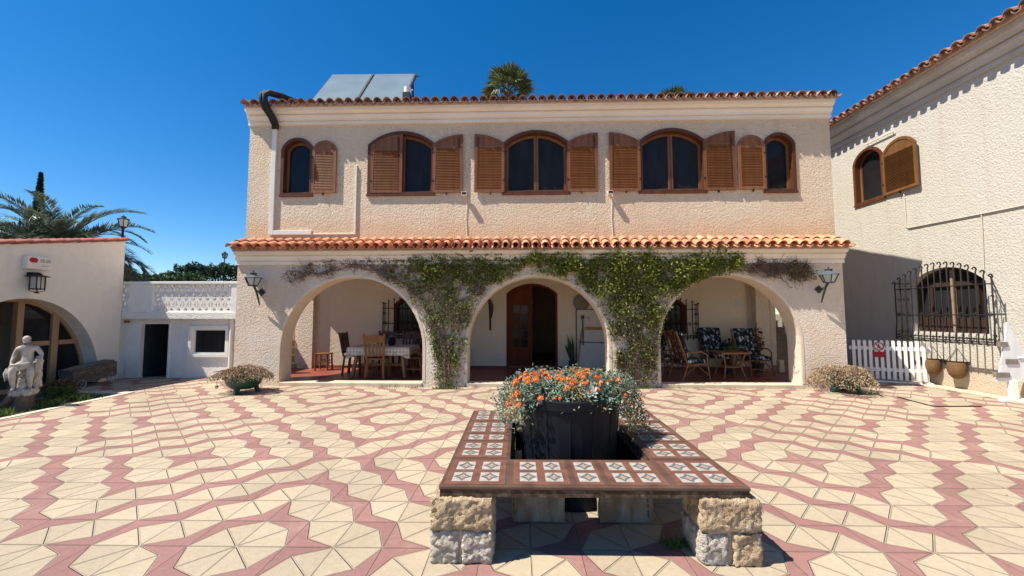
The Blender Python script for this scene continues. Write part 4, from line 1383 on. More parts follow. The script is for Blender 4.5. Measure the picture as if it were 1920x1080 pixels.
# ------------------------------------------------------------------ green bowls with dry plants
def bowl(loc, rz, label, label2, r=0.335, plant=(0.56, 0.46, 0.0), seed=1):
    random.seed(seed)
    b = thing('planter_bowl', label, 'planter', loc, rz, 'green footed bowls by the arcade')
    mb = MB()
    mb.lathe([(0.13, 0.075), (0.20, 0.09), (0.28, 0.16), (r - 0.015, 0.27), (r + 0.012, 0.275), (r + 0.012, 0.30), (r - 0.02, 0.30), (r - 0.05, 0.25), (0.1, 0.22)], (0, 0, 0), 28)
    mb.build('bowl', 'green_bowl', b, smooth=40)
    for k in range(3):
        a = k * 2 * math.pi / 3 - math.pi / 2
        mb = MB()
        c, s = math.cos(a), math.sin(a)
        mb.tube([(0.19 * c, 0.19 * s, 0.12), (0.215 * c, 0.215 * s, 0.05), (0.245 * c, 0.245 * s, 0.0)], [0.05, 0.038, 0.05], 8)
        mb.build('foot', 'green_bowl', b, smooth=60)
    p = thing('dry_plant', label2, 'plant', (loc[0], loc[1], 0.27), rz, 'dried plants in the green bowls')
    mb, mg, ms = MB(), MB(), MB()
    W, D, drop = plant
    for i in range(3600):
        rr, ph = math.sqrt(random.random()), rnd(0, 2 * math.pi)
        lob = 1 + 0.14 * math.sin(3 * ph + seed) + 0.08 * math.sin(7 * ph)
        x, y = W * lob * rr * math.cos(ph), D * lob * rr * math.sin(ph)
        z = 0.05 + 0.19 * (1 - rr ** 2.2) + noise.noise(Vector((x * 8, y * 8, seed))) * 0.05 - abs(random.gauss(0, 0.045))
        if rr > 0.6:
            z -= (rr - 0.6) * (0.02 + drop)
        if z < 0.03 and math.hypot(x, y) < r:
            continue
        leaves(mg if random.random() < 0.07 else mb, [(x, y, z)], 0.034, asp=0.5)
    for i in range(70):
        ph = rnd(0, 6.28)
        rr = rnd(0.5, 1.02)
        ms.tube([(0.1 * math.cos(ph), 0.1 * math.sin(ph), 0), (W * rr * 0.6 * math.cos(ph), D * rr * 0.6 * math.sin(ph), 0.17), (W * rr * math.cos(ph), D * rr * math.sin(ph), 0.06 + rnd(-.05, .12))], 0.004, 4)
    if drop == 0:
        ms.tube([(-W * 0.86, -0.05, 0.02), (-W * 0.88, -0.06, -0.06), (-W * 0.87, -0.06, -0.12)], 0.004, 4)
        leaves(mb, [(-W * 0.87 + rnd(-.025, .025), -0.06 + rnd(-.025, .025), -0.15 + rnd(-.03, .03)) for _ in range(40)], 0.03)
    mb.build('foliage', 'tan_dry', p, recalc=False, merge=False)
    mg.build('green_leaves', 'olive_dry', p, recalc=False, merge=False)
    ms.build('stems', 'vine_stem', p)
bowl((-5.24, 7.66, 0), 0.1, 'green three footed bowl at the pier beside the small white outhouse', 'dried tan plant in the green bowl near the small outhouse', 0.335, (0.52, 0.42, 0.0), 3)
bowl((6.26, 7.86, 0), 0.5, 'green three footed bowl at the pier beside the white picket gate', 'dried bushy tan plant in the green bowl near the picket gate', 0.335, (0.60, 0.50, 0.30), 8)

# ------------------------------------------------------------------ picket gate, sign, wall baskets
random.seed(21)
FA, FB = Vector((7.50, 9.22, 0)), Vector((8.62, 8.66, 0))
fence = thing('picket_gate', 'low white wooden picket gate closing the gap beside the house', 'gate', (FA + FB) / 2, math.atan2(FB.y - FA.y, FB.x - FA.x))
FL = (FB - FA).length
mb = MB()
for z in (0.24, 0.70):
    mb.box(-FL / 2 - 0.02, FL / 2 + 0.08, 0.012, 0.035, z, z + 0.075)
mb.build('rail', 'white', fence, bevel=0.003)
npk = 13
for i in range(npk):
    x = -FL / 2 + FL * (i + 0.3) / npk
    mb = MB()
    h = 0.91 + rnd(-0.008, 0.008)
    mb.prism([(x, 0.07), (x + 0.055, 0.07), (x + 0.055, h - 0.012), (x + 0.043, h), (x + 0.012, h), (x, h - 0.012)], [], lambda u, v, w_: (u, -0.008 + w_, v), 0.019)
    mb.build('picket', 'white', fence)
mb = MB()
mb.box(FL / 2 - 0.02, FL / 2 + 0.05, -0.12, 0.12, 0.0, 0.045)
mb.box(FL / 2 - 0.005, FL / 2 + 0.035, 0.036, 0.07, 0.045, 0.7)
mb.box(-FL / 2 + 0.4, FL / 2 - 0.1, -0.03, 0.03, 0.005, 0.04)
mb.build('foot', 'white', fence)
sg = thing('warning_sign', 'round red and white no entry symbol with a red plate on the picket gate', 'sign', fence.matrix_world @ Vector((0, 0, 0)), 0)
sg.location = (FA + (FB - FA) * 0.385) + Vector((0, 0, 0.78))
sg.rotation_euler = fence.rotation_euler
mb = MB()
fz = lambda u, v, w_: (u, -0.0125 - w_, v)
circ = lambda r, c=(0, 0), n=24: [(c[0] + r * math.cos(2 * math.pi * k / n), c[1] + r * math.sin(2 * math.pi * k / n)) for k in range(n)]
mb.prism(circ(0.098), [], fz, 0.004, 0)
mb.prism(circ(0.092), [circ(0.070)], lambda u, v, w_: (u, -0.017 - w_, v), 0.002, 1)
fk = lambda u, v, w_: (u, -0.0175 - w_, v)
mb.prism([(-0.055, 0.04), (-0.04, 0.055), (0.055, -0.04), (0.04, -0.055)], [], lambda u, v, w_: (u, -0.0195 - w_, v), 0.001, 1)
# little walking figure
mb.prism(circ(0.012, (0.004, 0.045), 10), [], fk, 0.001, 2)
for a, b in (((0.0, 0.03), (-0.004, -0.005)), ((-0.004, -0.005), (0.022, -0.05)), ((-0.004, -0.005), (-0.026, -0.05)), ((0.0, 0.026), (0.03, 0.004)), ((0.0, 0.026), (-0.028, 0.006))):
    mb.bar((a[0], -0.0182, a[1]), (b[0], -0.0182, b[1]), 0.014, 0.001, 2, up=(0, 1, 0))
mb.build('prohibition_disc', ['white', 'red', 'charcoal'], sg)
mb = MB()
mb.box(-0.095, 0.095, -0.0155, -0.0125, -0.235, -0.115, 0)
for r_ in range(3):
    x = -0.075
    while x < 0.06:
        wdt = rnd(0.012, 0.032)
        mb.box(x, min(0.078, x + wdt), -0.0168, -0.0156, -0.147 - r_ * 0.03, -0.133 - r_ * 0.03, 1)
        x += wdt + 0.008
mb.build('text_plate', ['red', 'petal_red'], sg)

for i, (y, lab) in enumerate(((8.74, 'dark half round wall basket with brown liner, partly behind the picket gate'), (8.26, 'dark half round wall basket with brown liner hanging clear of the gate'))):
    b = thing('wall_basket', lab, 'basket', (WX - 0.005, y, 0.55), R(-90), 'half round baskets under the grilled window')
    mb = MB()
    n = 14
    for j in range(6):
        el = j / 5 * math.pi / 2
        rr, z = 0.205 * math.cos(el), -0.165 * math.sin(el)
        if rr > 0.02:
            mb.tube([(rr * math.cos(math.pi * k / n), -rr * math.sin(math.pi * k / n), z) for k in range(n + 1)], 0.008 if j == 0 else 0.006, 5)
    for k in range(n + 1):
        a = math.pi * k / n
        mb.tube([(0.205 * math.cos(e_) * math.cos(a), -0.205 * math.cos(e_) * math.sin(a), -0.165 * math.sin(e_)) for e_ in [q * math.pi / 12 for q in range(7)]], 0.006, 5)
    mb.build('wire_frame', 'iron', b)
    mb = MB()
    vs, fs = [], []
    for j in range(7):
        el = j / 6 * math.pi / 2
        for k in range(n + 1):
            a = math.pi * k / n
            vs.append((0.196 * math.cos(el) * math.cos(a), -0.196 * math.cos(el) * math.sin(a), -0.156 * math.sin(el)))
    for j in range(6):
        for k in range(n):
            fs.append((j * (n + 1) + k, j * (n + 1) + k + 1, (j + 1) * (n + 1) + k + 1, (j + 1) * (n + 1) + k))
    mb.add(vs, fs)
    mb.build('liner', 'wicker', b, smooth=60)
    mb = MB()
    prof_ = [(0.02, -0.345), (0.07, -0.325), (0.115, -0.27), (0.14, -0.19), (0.145, -0.10), (0.13, -0.02)]
    mb.lathe(prof_, (0.075, -0.10, 0.0), 18)
    mb.v = [(v[0], -0.02 + min(0.0, v[1]), v[2]) for v in mb.v]
    mb.build('coconut_fibre', 'coco', b, smooth=60, merge=False)
    mb = MB()
    for x in (-0.19, 0.0, 0.19):
        mb.tube([(x, -0.02 if x else -0.19, 0.0), (0.0, -0.01, 0.26)], 0.003, 4)
    mb.build('hanger', 'iron', b)

# ------------------------------------------------------------------ white wooden tree on a foot
wt = thing('wooden_tree_ornament', 'white painted pointed wooden board on a post and foot by the wall', 'ornament', (8.44, 7.06, 0), R(-6))
prof = [(-0.24, 0.34), (-0.15, 0.62), (-0.165, 0.63), (-0.075, 1.0), (-0.025, 1.345), (0.0, 1.35), (0.115, 1.06), (0.225, 0.80), (0.36, 0.34)]
mb = MB()
mb.prism(prof, [], lambda u, v, w_: (u, w_ - 0.011, v), 0.022)
mb.build('board', 'white_worn', wt, bevel=0.003)
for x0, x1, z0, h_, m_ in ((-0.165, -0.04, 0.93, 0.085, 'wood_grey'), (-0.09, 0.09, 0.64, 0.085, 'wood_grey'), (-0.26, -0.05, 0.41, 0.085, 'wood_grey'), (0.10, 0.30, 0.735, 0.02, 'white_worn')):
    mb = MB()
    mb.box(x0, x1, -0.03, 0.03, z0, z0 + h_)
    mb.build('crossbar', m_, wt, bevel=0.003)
mb = MB()
mb.box(-0.05, 0.06, -0.03, 0.03, 0.05, 0.36)
mb.build('post', 'white', wt, bevel=0.004)
mb = MB()
fo = [(-0.19, 0.0), (0.19, 0.0), (0.185, 0.03), (0.14, 0.065), (0.07, 0.045), (0.0, 0.08), (-0.07, 0.045), (-0.14, 0.065), (-0.185, 0.03)]
mb.prism(fo, [], lambda u, v, w_: (u, w_ - 0.05, v), 0.10)
mb.build('foot', 'white', wt, bevel=0.004)

# ------------------------------------------------------------------ thin bent black line on the paving
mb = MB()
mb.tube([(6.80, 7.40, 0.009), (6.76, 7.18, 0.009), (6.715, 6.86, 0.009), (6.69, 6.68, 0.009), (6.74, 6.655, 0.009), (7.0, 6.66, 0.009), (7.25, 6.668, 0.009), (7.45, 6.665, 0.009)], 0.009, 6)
tag(mb.build('black_line', 'iron', smooth=60), 'thin black line lying bent on the paving near the picket gate', 'cable')

# ------------------------------------------------------------------ statue in the planted bed
ST = Vector((-7.88, 6.32, 0.05))
st = thing('statue', 'weathered white classical statue of a draped figure on a rough stump', 'statue', ST + Vector((0.03, 0, 0)), R(28))
st.scale = (0.80, 0.80, 1.0)
def skin(name, joints, edges, parent, m, sub=2, root=0):
    me = bpy.data.meshes.new(name)
    me.from_pydata([j[0] for j in joints], edges, [])
    me.materials.append(MT[m])
    o = bpy.data.objects.new(name, me)
    COL.objects.link(o)
    o.parent = parent
    sk = o.modifiers.new('skin', 'SKIN')
    sk.use_smooth_shade = True
    for i, j in enumerate(joints):
        r = j[1]
        me.skin_vertices[0].data[i].radius = r if isinstance(r, tuple) else (r, r)
        me.skin_vertices[0].data[i].use_root = (i == root)
    if sub:
        s_ = o.modifiers.new('sub', 'SUBSURF')
        s_.levels = s_.render_levels = sub
    return o
# local axes: -y faces the viewer, x to the figure's left (picture right)
J = [((0.01, 0.02, 0.655), (0.100, 0.080)),
     ((0.01, 0.015, 0.74), (0.088, 0.062)),
     ((0.0, 0.01, 0.83), (0.112, 0.070)),
     ((0.0, 0.015, 0.905), (0.100, 0.052)),
     ((-0.005, 0.0, 0.962), (0.034, 0.034)),
     ((-0.012, -0.012, 0.998), (0.038, 0.042)),
     ((-0.015, -0.012, 1.04), (0.050, 0.054)),
     ((-0.015, -0.002, 1.08), (0.038, 0.042)),
     ((-0.135, 0.015, 0.895), (0.044, 0.042)),
     ((-0.172, 0.0, 0.775), (0.036, 0.034)),
     ((-0.168, -0.075, 0.665), (0.027, 0.026)),
     ((-0.150, -0.11, 0.635), (0.026, 0.017)),
     ((0.135, 0.02, 0.895), (0.044, 0.042)),
     ((0.205, 0.03, 0.785), (0.036, 0.034)),
     ((0.190, -0.055, 0.715), (0.027, 0.026)),
     ((0.165, -0.085, 0.690), (0.024, 0.017)),
     ((-0.07, -0.03, 0.62), (0.075, 0.075)),
     ((-0.115, -0.16, 0.575), (0.060, 0.060)),
     ((-0.105, -0.15, 0.42), (0.044, 0.046)),
     ((-0.10, -0.12, 0.285), (0.028, 0.028)),
     ((-0.105, -0.19, 0.250), (0.026, 0.018)),
     ((0.075, -0.01, 0.60), (0.078, 0.076)),
     ((0.095, -0.07, 0.45), (0.056, 0.056)),
     ((0.09, -0.05, 0.37), (0.045, 0.048)),
     ((0.09, -0.03, 0.27), (0.029, 0.029)),
     ((0.115, -0.10, 0.235), (0.028, 0.018))]
E = [(0, 1), (1, 2), (2, 3), (3, 4), (4, 5), (5, 6), (6, 7), (3, 8), (8, 9), (9, 10), (10, 11), (3, 12), (12, 13), (13, 14), (14, 15),
     (0, 16), (16, 17), (17, 18), (18, 19), (19, 20), (0, 21), (21, 22), (22, 23), (23, 24), (24, 25)]
skin('figure', J, E, st, 'marble')
# fingers, nose, brow: small raised forms joined to the figure
mb = MB()
for hx, hy, hz, sx in ((-0.150, -0.11, 0.635, 1), (0.165, -0.085, 0.690, 1)):
    for k in range(4):
        x = hx + (k - 1.5) * 0.010
        L = (0.026, 0.032, 0.030, 0.022)[k]
        mb.tube([(x, hy, hz), (x, hy - L * 0.6, hz - 0.006), (x, hy - L, hz - 0.02)], [0.0062, 0.0055, 0.0042], 6)
    mb.tube([(hx + 0.016, hy + 0.012, hz), (hx + 0.028, hy - 0.006, hz - 0.008), (hx + 0.026, hy - 0.02, hz - 0.014)], [0.0065, 0.0055, 0.0045], 6)
mb.build('fingers', 'marble', st, smooth=70)
mb = MB()
mb.prism([(-0.050, 1.020), (-0.044, 1.021), (-0.041, 1.012)], [], lambda u, v, w_: (w_ - 0.020, u - 0.022, v), 0.012)
mb.tube([(-0.036, -0.062, 1.037), (-0.014, -0.068, 1.04), (0.008, -0.062, 1.037)], 0.0055, 5)
mb.tube([(-0.026, -0.054, 0.992), (-0.014, -0.057, 0.993), (-0.002, -0.054, 0.992)], 0.004, 5)
for s in (-1, 1):
    mb.lathe([(0.006, -0.003), (0.007, 0.0), (0.004, 0.004)], (s * 0.017, -0.066, 1.026), 8)
    mb.lathe([(0.004, -0.012), (0.009, 0), (0.006, 0.012)], (-0.014 + s * 0.052, 0.0, 1.015), 8)
mb.build('facial_features', 'marble', st, smooth=70)
mb = MB()
vs, fs = [], []
nu, nv_ = 20, 12
for j in range(nv_ + 1):
    for i in range(nu):
        a = 2 * math.pi * i / nu
        el = -0.15 + (math.pi / 2 + 0.15) * j / nv_
        k = 1 + 0.06 * noise.noise(Vector((math.cos(a) * 3, math.sin(a) * 3, el * 5)))
        vs.append((-0.015 + 0.058 * k * math.cos(el) * math.cos(a), 0.004 + 0.064 * k * math.cos(el) * math.sin(a), 1.045 + 0.05 * k * math.sin(el)))
for j in range(nv_):
    for i in range(nu):
        fs.append((j * nu + i, j * nu + (i + 1) % nu, (j + 1) * nu + (i + 1) % nu, (j + 1) * nu + i))
mb.add(vs, fs)
mb.build('hair', 'marble', st, smooth=70)
# drapery: folded tubes across the lap, falling at both sides
mb = MB()
def fold(pts, r):
    mb.tube(pts, r, 8)
for k in range(6):      # swag from the left hip over the right thigh
    t = k / 5
    fold([(0.115, -0.03, 0.665 - 0.03 * t), (0.04, -0.10, 0.655 - 0.05 * t), (-0.05, -0.135 - 0.02 * t, 0.645 - 0.07 * t), (-0.135, -0.15, 0.645 - 0.085 * t), (-0.19, -0.10, 0.60 - 0.09 * t)],
         [0.016, 0.021, 0.024, 0.022, 0.014])
for k in range(8):      # hanging ends beside the bent knee
    x = -0.215 + 0.021 * k
    z1 = 0.40 + 0.05 * ((k * 7) % 3) / 2
    fold([(x, -0.09 - 0.008 * k, 0.59), (x - 0.010, -0.13 - 0.006 * k, 0.52), (x + 0.010 * math.sin(k * 2.1), -0.12 - 0.005 * k, z1)], [0.016, 0.020, 0.010])
for k in range(5):      # cloth over the left forearm
    x = 0.165 + 0.016 * k
    fold([(x, -0.03 + 0.012 * (k % 2), 0.765), (x + 0.008, -0.05, 0.66), (x - 0.004, -0.04, 0.52 + 0.03 * (k % 2))], [0.017, 0.020, 0.007])
mb.build('drapery', 'marble', st, smooth=75)
mb = MB()
rough(mb, -0.15, 0.17, -0.17, 0.13, 0.165, 0.26, 0.012, 0, seed=2.2, drop=0.02)
rough(mb, -0.10, 0.08, 0.0, 0.14, 0.25, 0.60, 0.02, 0, seed=9.1, drop=0.03)
rough(mb, -0.07, 0.05, -0.10, 0.05, 0.25, 0.44, 0.018, 0, seed=5.1, drop=0.03)
rough(mb, 0.10, 0.20, 0.0, 0.12, 0.25, 0.72, 0.016, 0, seed=4.1, drop=0.03)
mb.build('rock_base', 'marble', st, smooth=70)
mb = MB()
mb.lathe([(0.20, -0.12), (0.17, 0.0), (0.15, 0.10), (0.155, 0.175)], (0.0, 0.0, 0), 14)
mb.tube([(-0.14, -0.10, 0.14), (-0.20, -0.20, 0.06), (-0.27, -0.36, -0.02)], [0.05, 0.045, 0.06], 8)
for i, v in enumerate(mb.v):
    k = 1 + 0.14 * noise.noise(Vector(v) * 14)
    mb.v[i] = (v[0] * k, v[1] * k, v[2])
mb.build('stump', 'bark', st, smooth=50)

# grass and a brown shrub in the bed
random.seed(5)
def blades(mb, n, fn, h, wd=0.006):
    for _ in range(n):
        x, y, z = fn()
        hh = h * rnd(0.5, 1.3)
        a = rnd(0, 6.28)
        lx, ly = rnd(-.5, .5) * hh, rnd(-.5, .5) * hh
        dx, dy = math.cos(a) * wd, math.sin(a) * wd
        mb.add([(x - dx, y - dy, z), (x + dx, y + dy, z), (x + lx * 0.5 + dx * .6, y + ly * 0.5 + dy * .6, z + hh * 0.65), (x + lx, y + ly, z + hh)], [(0, 1, 2), (0, 2, 3)])
mb = MB()
def gp_():
    while True:
        x, y = rnd(-9.1, -7.45), rnd(3.5, 7.4)
        d = noise.noise(Vector((x * 1.6, y * 1.6, 7)))
        if d > 0.02 or random.random() < 0.18 or (x > -8.2 and y > 5.6 and random.random() < 0.6):
            return x, y, -0.02
blades(mb, 900, gp_, 0.05)
for cx, cy, n, rr in ((-7.60, 6.45, 300, 0.09), (-7.56, 5.85, 160, 0.10), (-7.75, 6.95, 300, 0.2)):
    blades(mb, n, lambda: (cx + random.gauss(0, rr * .6), cy + random.gauss(0, rr * .6), -0.01), 0.11)
tag(mb.build('grass', 'grass', recalc=False, merge=False), kind='stuff')
def shrub(name, loc, rx, rz_, n, size, m, label, stems=18):
    s = thing(name, label, 'shrub', loc)
    mb = MB()
    pts = []
    for _ in range(n):
        d = Vector((random.gauss(0, 1), random.gauss(0, 1), random.gauss(0, 1))).normalized() * random.random() ** 0.4
        k = 1 + 0.35 * noise.noise(d * 2.5 + Vector(loc))
        pts.append((d.x * rx * k, d.y * rx * k, rz_ * 0.95 + d.z * rz_ * k))
    leaves(mb, pts, size)
    mb.build('foliage', m, s, recalc=False, merge=False)
    mb = MB()
    for _ in range(stems):
        a = rnd(0, 6.28)
        mb.tube([(0.02 * math.cos(a), 0.02 * math.sin(a), -0.05), (rx * .4 * math.cos(a), rx * .4 * math.sin(a), rz_), (rx * .8 * math.cos(a), rx * .8 * math.sin(a), rz_ * rnd(1.1, 1.8))], 0.006, 4)
    mb.build('stems', 'vine_stem', s)
shrub('brown_shrub', (-8.28, 7.2, 0), 0.24, 0.17, 900, 0.05, 'shrub_brown', 'small brown leaved shrub in the bed behind the statue')
shrub('green_shrub', (-8.12, 7.05, 0), 0.22, 0.12, 900, 0.045, 'grass', 'low bright green shrub in the bed beside the statue', 8)
mb = MB()
blades(mb, 150, lambda: (1.03 + random.gauss(0, 0.05), 2.70 + random.gauss(0, 0.018), 0.0), 0.05, 0.004)
tag(mb.build('weed_tuft', 'grass', recalc=False, merge=False), 'small tuft of weeds growing from the joint beside the right bench leg', 'weeds')
mb = MB()
for x, y, n in ((-1.42, 8.06, 300), (2.38, 8.16, 160), (-2.1, 8.2, 40), (-2.6, 8.2, 40)):
    blades(mb, n, lambda: (x + random.gauss(0, 0.14), y + random.gauss(0, 0.03), 0.0), 0.06, 0.005)
tag(mb.build('weeds', 'grass', recalc=False, merge=False), kind='stuff')

mb = MB()
for _ in range(90):
    q = random.random()
    if q < 0.35:
        x, y = random.gauss(-5.0, 0.5), random.gauss(7.7, 0.25)
    elif q < 0.65:
        x, y = random.gauss(6.3, 0.5), random.gauss(7.6, 0.3)
    else:
        x, y = rnd(-4, 6), rnd(1.8, 8.0)
    if -0.7 < x < 1.6 and 2.4 < y < 4.6:
        continue
    leaves(mb, [(x, y, 0.006)], 0.035, flat=0.85)
tag(mb.build('fallen_leaves', 'tan_dry', recalc=False, merge=False), kind='stuff')

# wicker cart by the glazed arch
wc = thing('wicker_cart', 'dark woven wicker cart on wheels leaning in front of the glazed arch', 'cart', (-8.98, 8.36, 0.02), R(78))
wc.rotation_euler = (0, R(-7), R(78))
mb = MB()
Lc, H0, H1 = 0.74, 0.10, 0.44
sect = lambda t: [(-0.17, H0), (0.17, H0), (0.21, H0 + (H1 - H0) * (0.75 + 0.25 * t)), (0.12, H0 + (H1 - H0) * (0.85 + 0.3 * t)), (-0.12, H0 + (H1 - H0) * (0.85 + 0.3 * t)), (-0.21, H0 + (H1 - H0) * (0.75 + 0.25 * t))]
s0, s1 = sect(0), sect(0.3)
mb.add([(-Lc / 2, p[0], p[1]) for p in s0] + [(Lc / 2, p[0], p[1]) for p in s1], [(i, (i + 1) % 6, 6 + (i + 1) % 6, 6 + i) for i in range(6)] + [tuple(range(6)), tuple(range(6, 12))])
mb.build('basket', 'wicker', wc)
mb = MB()
for i in range(14):
    t = i / 13
    for sgn in (-1, 1):
        y0, y1 = sgn * (0.175 + 0.035 * t), sgn * (0.178 + 0.035 * t)
        z = H0 + 0.012 + (H1 - H0) * 0.78 * t
        pts = [(-Lc / 2 + Lc * k / 16, y0 + sgn * 0.008 * (1 if (k + i) % 2 else -1), z + 0.022 * k / 16 * t) for k in range(17)]
        mb.tube(pts, 0.010, 5)
    z = H0 + 0.012 + (H1 - H0) * 0.8 * t
    mb.tube([(Lc / 2 + 0.008 * (1 if (k + i) % 2 else -1), -0.17 + 0.34 * k / 8, z + 0.02 * t) for k in range(9)], 0.010, 5)
for i in range(8):
    y = -0.13 + 0.26 * i / 7
    mb.tube([(-Lc / 2, y, H0 + (H1 - H0) * 0.86), (0, y, H0 + (H1 - H0) * 0.92 + 0.01), (Lc / 2, y, H0 + (H1 - H0) * 0.97)], 0.011, 5)
mb.build('weave', 'wicker', wc, merge=False)
for x in (-0.25, 0.25):
    for sgn in (-1, 1):
        mb = MB()
        mb.tube([(x + 0.075 * math.cos(a), sgn * 0.2, 0.085 + 0.075 * math.sin(a)) for a in [2 * math.pi * k / 16 for k in range(17)]], 0.012, 6)
        for k in range(3):
            a = k * math.pi / 3
            mb.tube([(x - 0.07 * math.cos(a), sgn * 0.2, 0.085 - 0.07 * math.sin(a)), (x + 0.07 * math.cos(a), sgn * 0.2, 0.085 + 0.07 * math.sin(a))], 0.006, 4)
        mb.build('wheel', 'alu', wc, smooth=60)

# ------------------------------------------------------------------ alarm box and lanterns
al = thing('alarm_box', 'white alarm siren box with a red oval mark above the wall lantern', 'alarm box', (LX, 7.46, 2.46), R(90))
mb = MB()
mb.box(-0.20, 0.20, -0.11, 0.0, -0.125, 0.125)
mb.build('casing', 'white_plastic', al, bevel=0.012)
mb = MB()
fm = lambda u, v, w_: (u, -0.1105 - w_, v)
def rr_(x0, x1, z0, z1, c):
    return [(x0 + c, z0), (x1 - c, z0), (x1, z0 + c), (x1, z1 - c), (x1 - c, z1), (x0 + c, z1), (x0, z1 - c), (x0, z0 + c)]
mb.prism(rr_(-0.17, -0.035, 0.0, 0.095, 0.03), [], fm, 0.003, 0)
for x0 in (0.0, 0.095):
    mb.prism(rr_(x0, x0 + 0.075, 0.015, 0.08, 0.012), [rr_(x0 + 0.015, x0 + 0.06, 0.03, 0.065, 0.006)], fm, 0.002, 1)
    mb.prism(rr_(x0 + 0.02, x0 + 0.055, 0.036, 0.059, 0.004), [], fm, 0.002, 1)
for k in range(4):
    mb.prism(rr_(0.03 + k * 0.03, 0.052 + k * 0.03, -0.06 + 0.006 * (k % 2), -0.035, 0.004), [], fm, 0.002, 1)
mb.build('markings', ['red', 'grey'], al)

def lantern_parts(t, r_top, r_bot, h, roof_h, n=6, mroof='lamp_roof', miron='lamp_iron', z0=0.0):
    """glass body from z0 to z0+h, tapered, with iron ribs, roof and finial."""
    mb = MB()
    mb.lathe([(r_bot * 0.94, z0), (r_top * 0.94, z0 + h)], (0, 0, 0), n)
    mb.build('lamp_glass', 'lamp_glass', t)
    mb = MB()
    for k in range(n):
        a = 2 * math.pi * k / n
        c, s = math.cos(a), math.sin(a)
        mb.tube([(r_bot * c, r_bot * s, z0), (r_top * c, r_top * s, z0 + h)], 0.009, 5)
        a2 = 2 * math.pi * (k + 1) / n
        mb.tube([(r_bot * c, r_bot * s, z0), (r_bot * math.cos(a2), r_bot * math.sin(a2), z0)], 0.010, 5)
    mb.build('lamp_frame', miron, t)
    mb = MB()
    mb.lathe([(r_top * 1.18, z0 + h - 0.004), (r_top * 1.16, z0 + h + 0.012), (r_top * 0.42, z0 + h + roof_h * 0.75), (r_top * 0.36, z0 + h + roof_h)], (0, 0, 0), n)
    mb.build('lamp_roof', mroof, t)
    mb = MB()
    zz = z0 + h + roof_h
    mb.lathe([(r_top * 0.44, zz), (r_top * 0.44, zz + 0.02), (0.012, zz + 0.035), (0.016, zz + 0.055), (0.004, zz + 0.075)], (0, 0, 0), 8)
    mb.build('finial', miron, t, smooth=50)

for x, z, lab in ((-5.43, 1.95, 'blue black bracket lantern on the arcade beside the outhouse balcony'), (6.11, 1.99, 'blue black bracket lantern on the arcade beside the side house')):
    p = hw(x, HY - 0.001, z)
    t = thing('wall_lantern', lab, 'lantern', p, -0.0135, 'bracket lanterns on the arcade')
    mb = MB()
    mb.prism([(0, -0.085), (0.085, 0), (0, 0.085), (-0.085, 0)], [], lambda u, v, w_: (u, -w_, v), 0.02)
    mb.build('wall_plate', 'lamp_iron', t, bevel=0.004)
    mb = MB()
    mb.tube([(0, -0.02, 0), (0, -0.19, 0.03)], 0.016, 8)
    mb.tube([(0, -0.06, -0.27), (0, -0.12, -0.12), (0, -0.19, 0.03), (0, -0.27, 0.13)], [0.014, 0.019, 0.022, 0.024], 8)
    mb.build('bracket', 'lamp_iron', t, smooth=60)
    h_ = bpy.data.objects.new('lamp_head', None)
    COL.objects.link(h_)
    h_.parent = t
    h_.location = (0, -0.29, 0.12)
    h_.rotation_euler = (0, 0, R(12))
    lantern_parts(h_, 0.155, 0.085, 0.155, 0.085)
t = thing('hanging_lantern', 'black square lantern with a wide brim under the alarm box', 'lantern', (LX, 7.40, 2.08), R(90))
mb = MB()
mb.box(-0.05, 0.05, -0.14, 0.0, 0.14, 0.20)
mb.bar((0, 0, 0.17), (0, -0.12, 0.15), 0.03, 0.03)
mb.build('bracket', 'iron', t)
mb = MB()
mb.lathe([(0.17, 0.115), (0.168, 0.122), (0.06, 0.15), (0.05, 0.18)], (0, -0.16, 0), 12)
mb.build('brim', 'iron', t)
mb = MB()
mb.lathe([(0.088, -0.11), (0.088, 0.115)], (0, -0.16, 0), 4, ph=R(45))
mb.build('lamp_glass', 'lamp_glass', t)
mb = MB()
for sx in (-1, 1):
    for sy in (-1, 1):
        mb.tube([(sx * 0.068, -0.16 + sy * 0.068, -0.14), (sx * 0.068, -0.16 + sy * 0.068, 0.12)], 0.010, 5)
for s in (-1, 1):
    mb.tube([(0, -0.16 + s * 0.068, -0.14), (0, -0.16 + s * 0.068, 0.12)], 0.006, 5)
mb.box(-0.072, 0.072, -0.232, -0.088, -0.125, -0.108)
for a in range(4):
    an = R(45 + 90 * a)
    mb.tube([(0.10 * math.cos(an), -0.16 + 0.10 * math.sin(an), -0.145), (0.05 * math.cos(an), -0.16 + 0.05 * math.sin(an), -0.165), (0, -0.16, -0.175)], 0.006, 5)
mb.lathe([(0.045, -0.195), (0.035, -0.185), (0.012, -0.17)], (0, -0.16, 0), 10)
mb.build('lamp_frame', 'iron', t)
for loc, zg, sc, lab in (((-10.66, 10.5, 0), 3.83, 0.84, 'tall black street lantern rising just behind the annex coping'), ((-17.94, 24, 0), 4.88, 1.1, 'distant black street lantern above the dark hedge')):
    t = thing('street_lamp', lab, 'street lamp', loc, 0.3, 'street lanterns beyond the courtyard')
    mb = MB()
    mb.lathe([(0.09, 0), (0.08, 0.4), (0.035, 0.5), (0.028, zg - 0.05), (0.05, zg - 0.03), (0.06, zg)], (0, 0, 0), 10)
    mb.build('post', 'iron', t, smooth=40)
    h_ = bpy.data.objects.new('lamp_head', None)
    COL.objects.link(h_)
    h_.parent = t
    h_.location = (0, 0, zg)
    h_.scale = (sc, sc, sc)
    lantern_parts(h_, 0.15, 0.10, 0.24, 0.08, 6, 'iron', 'iron')

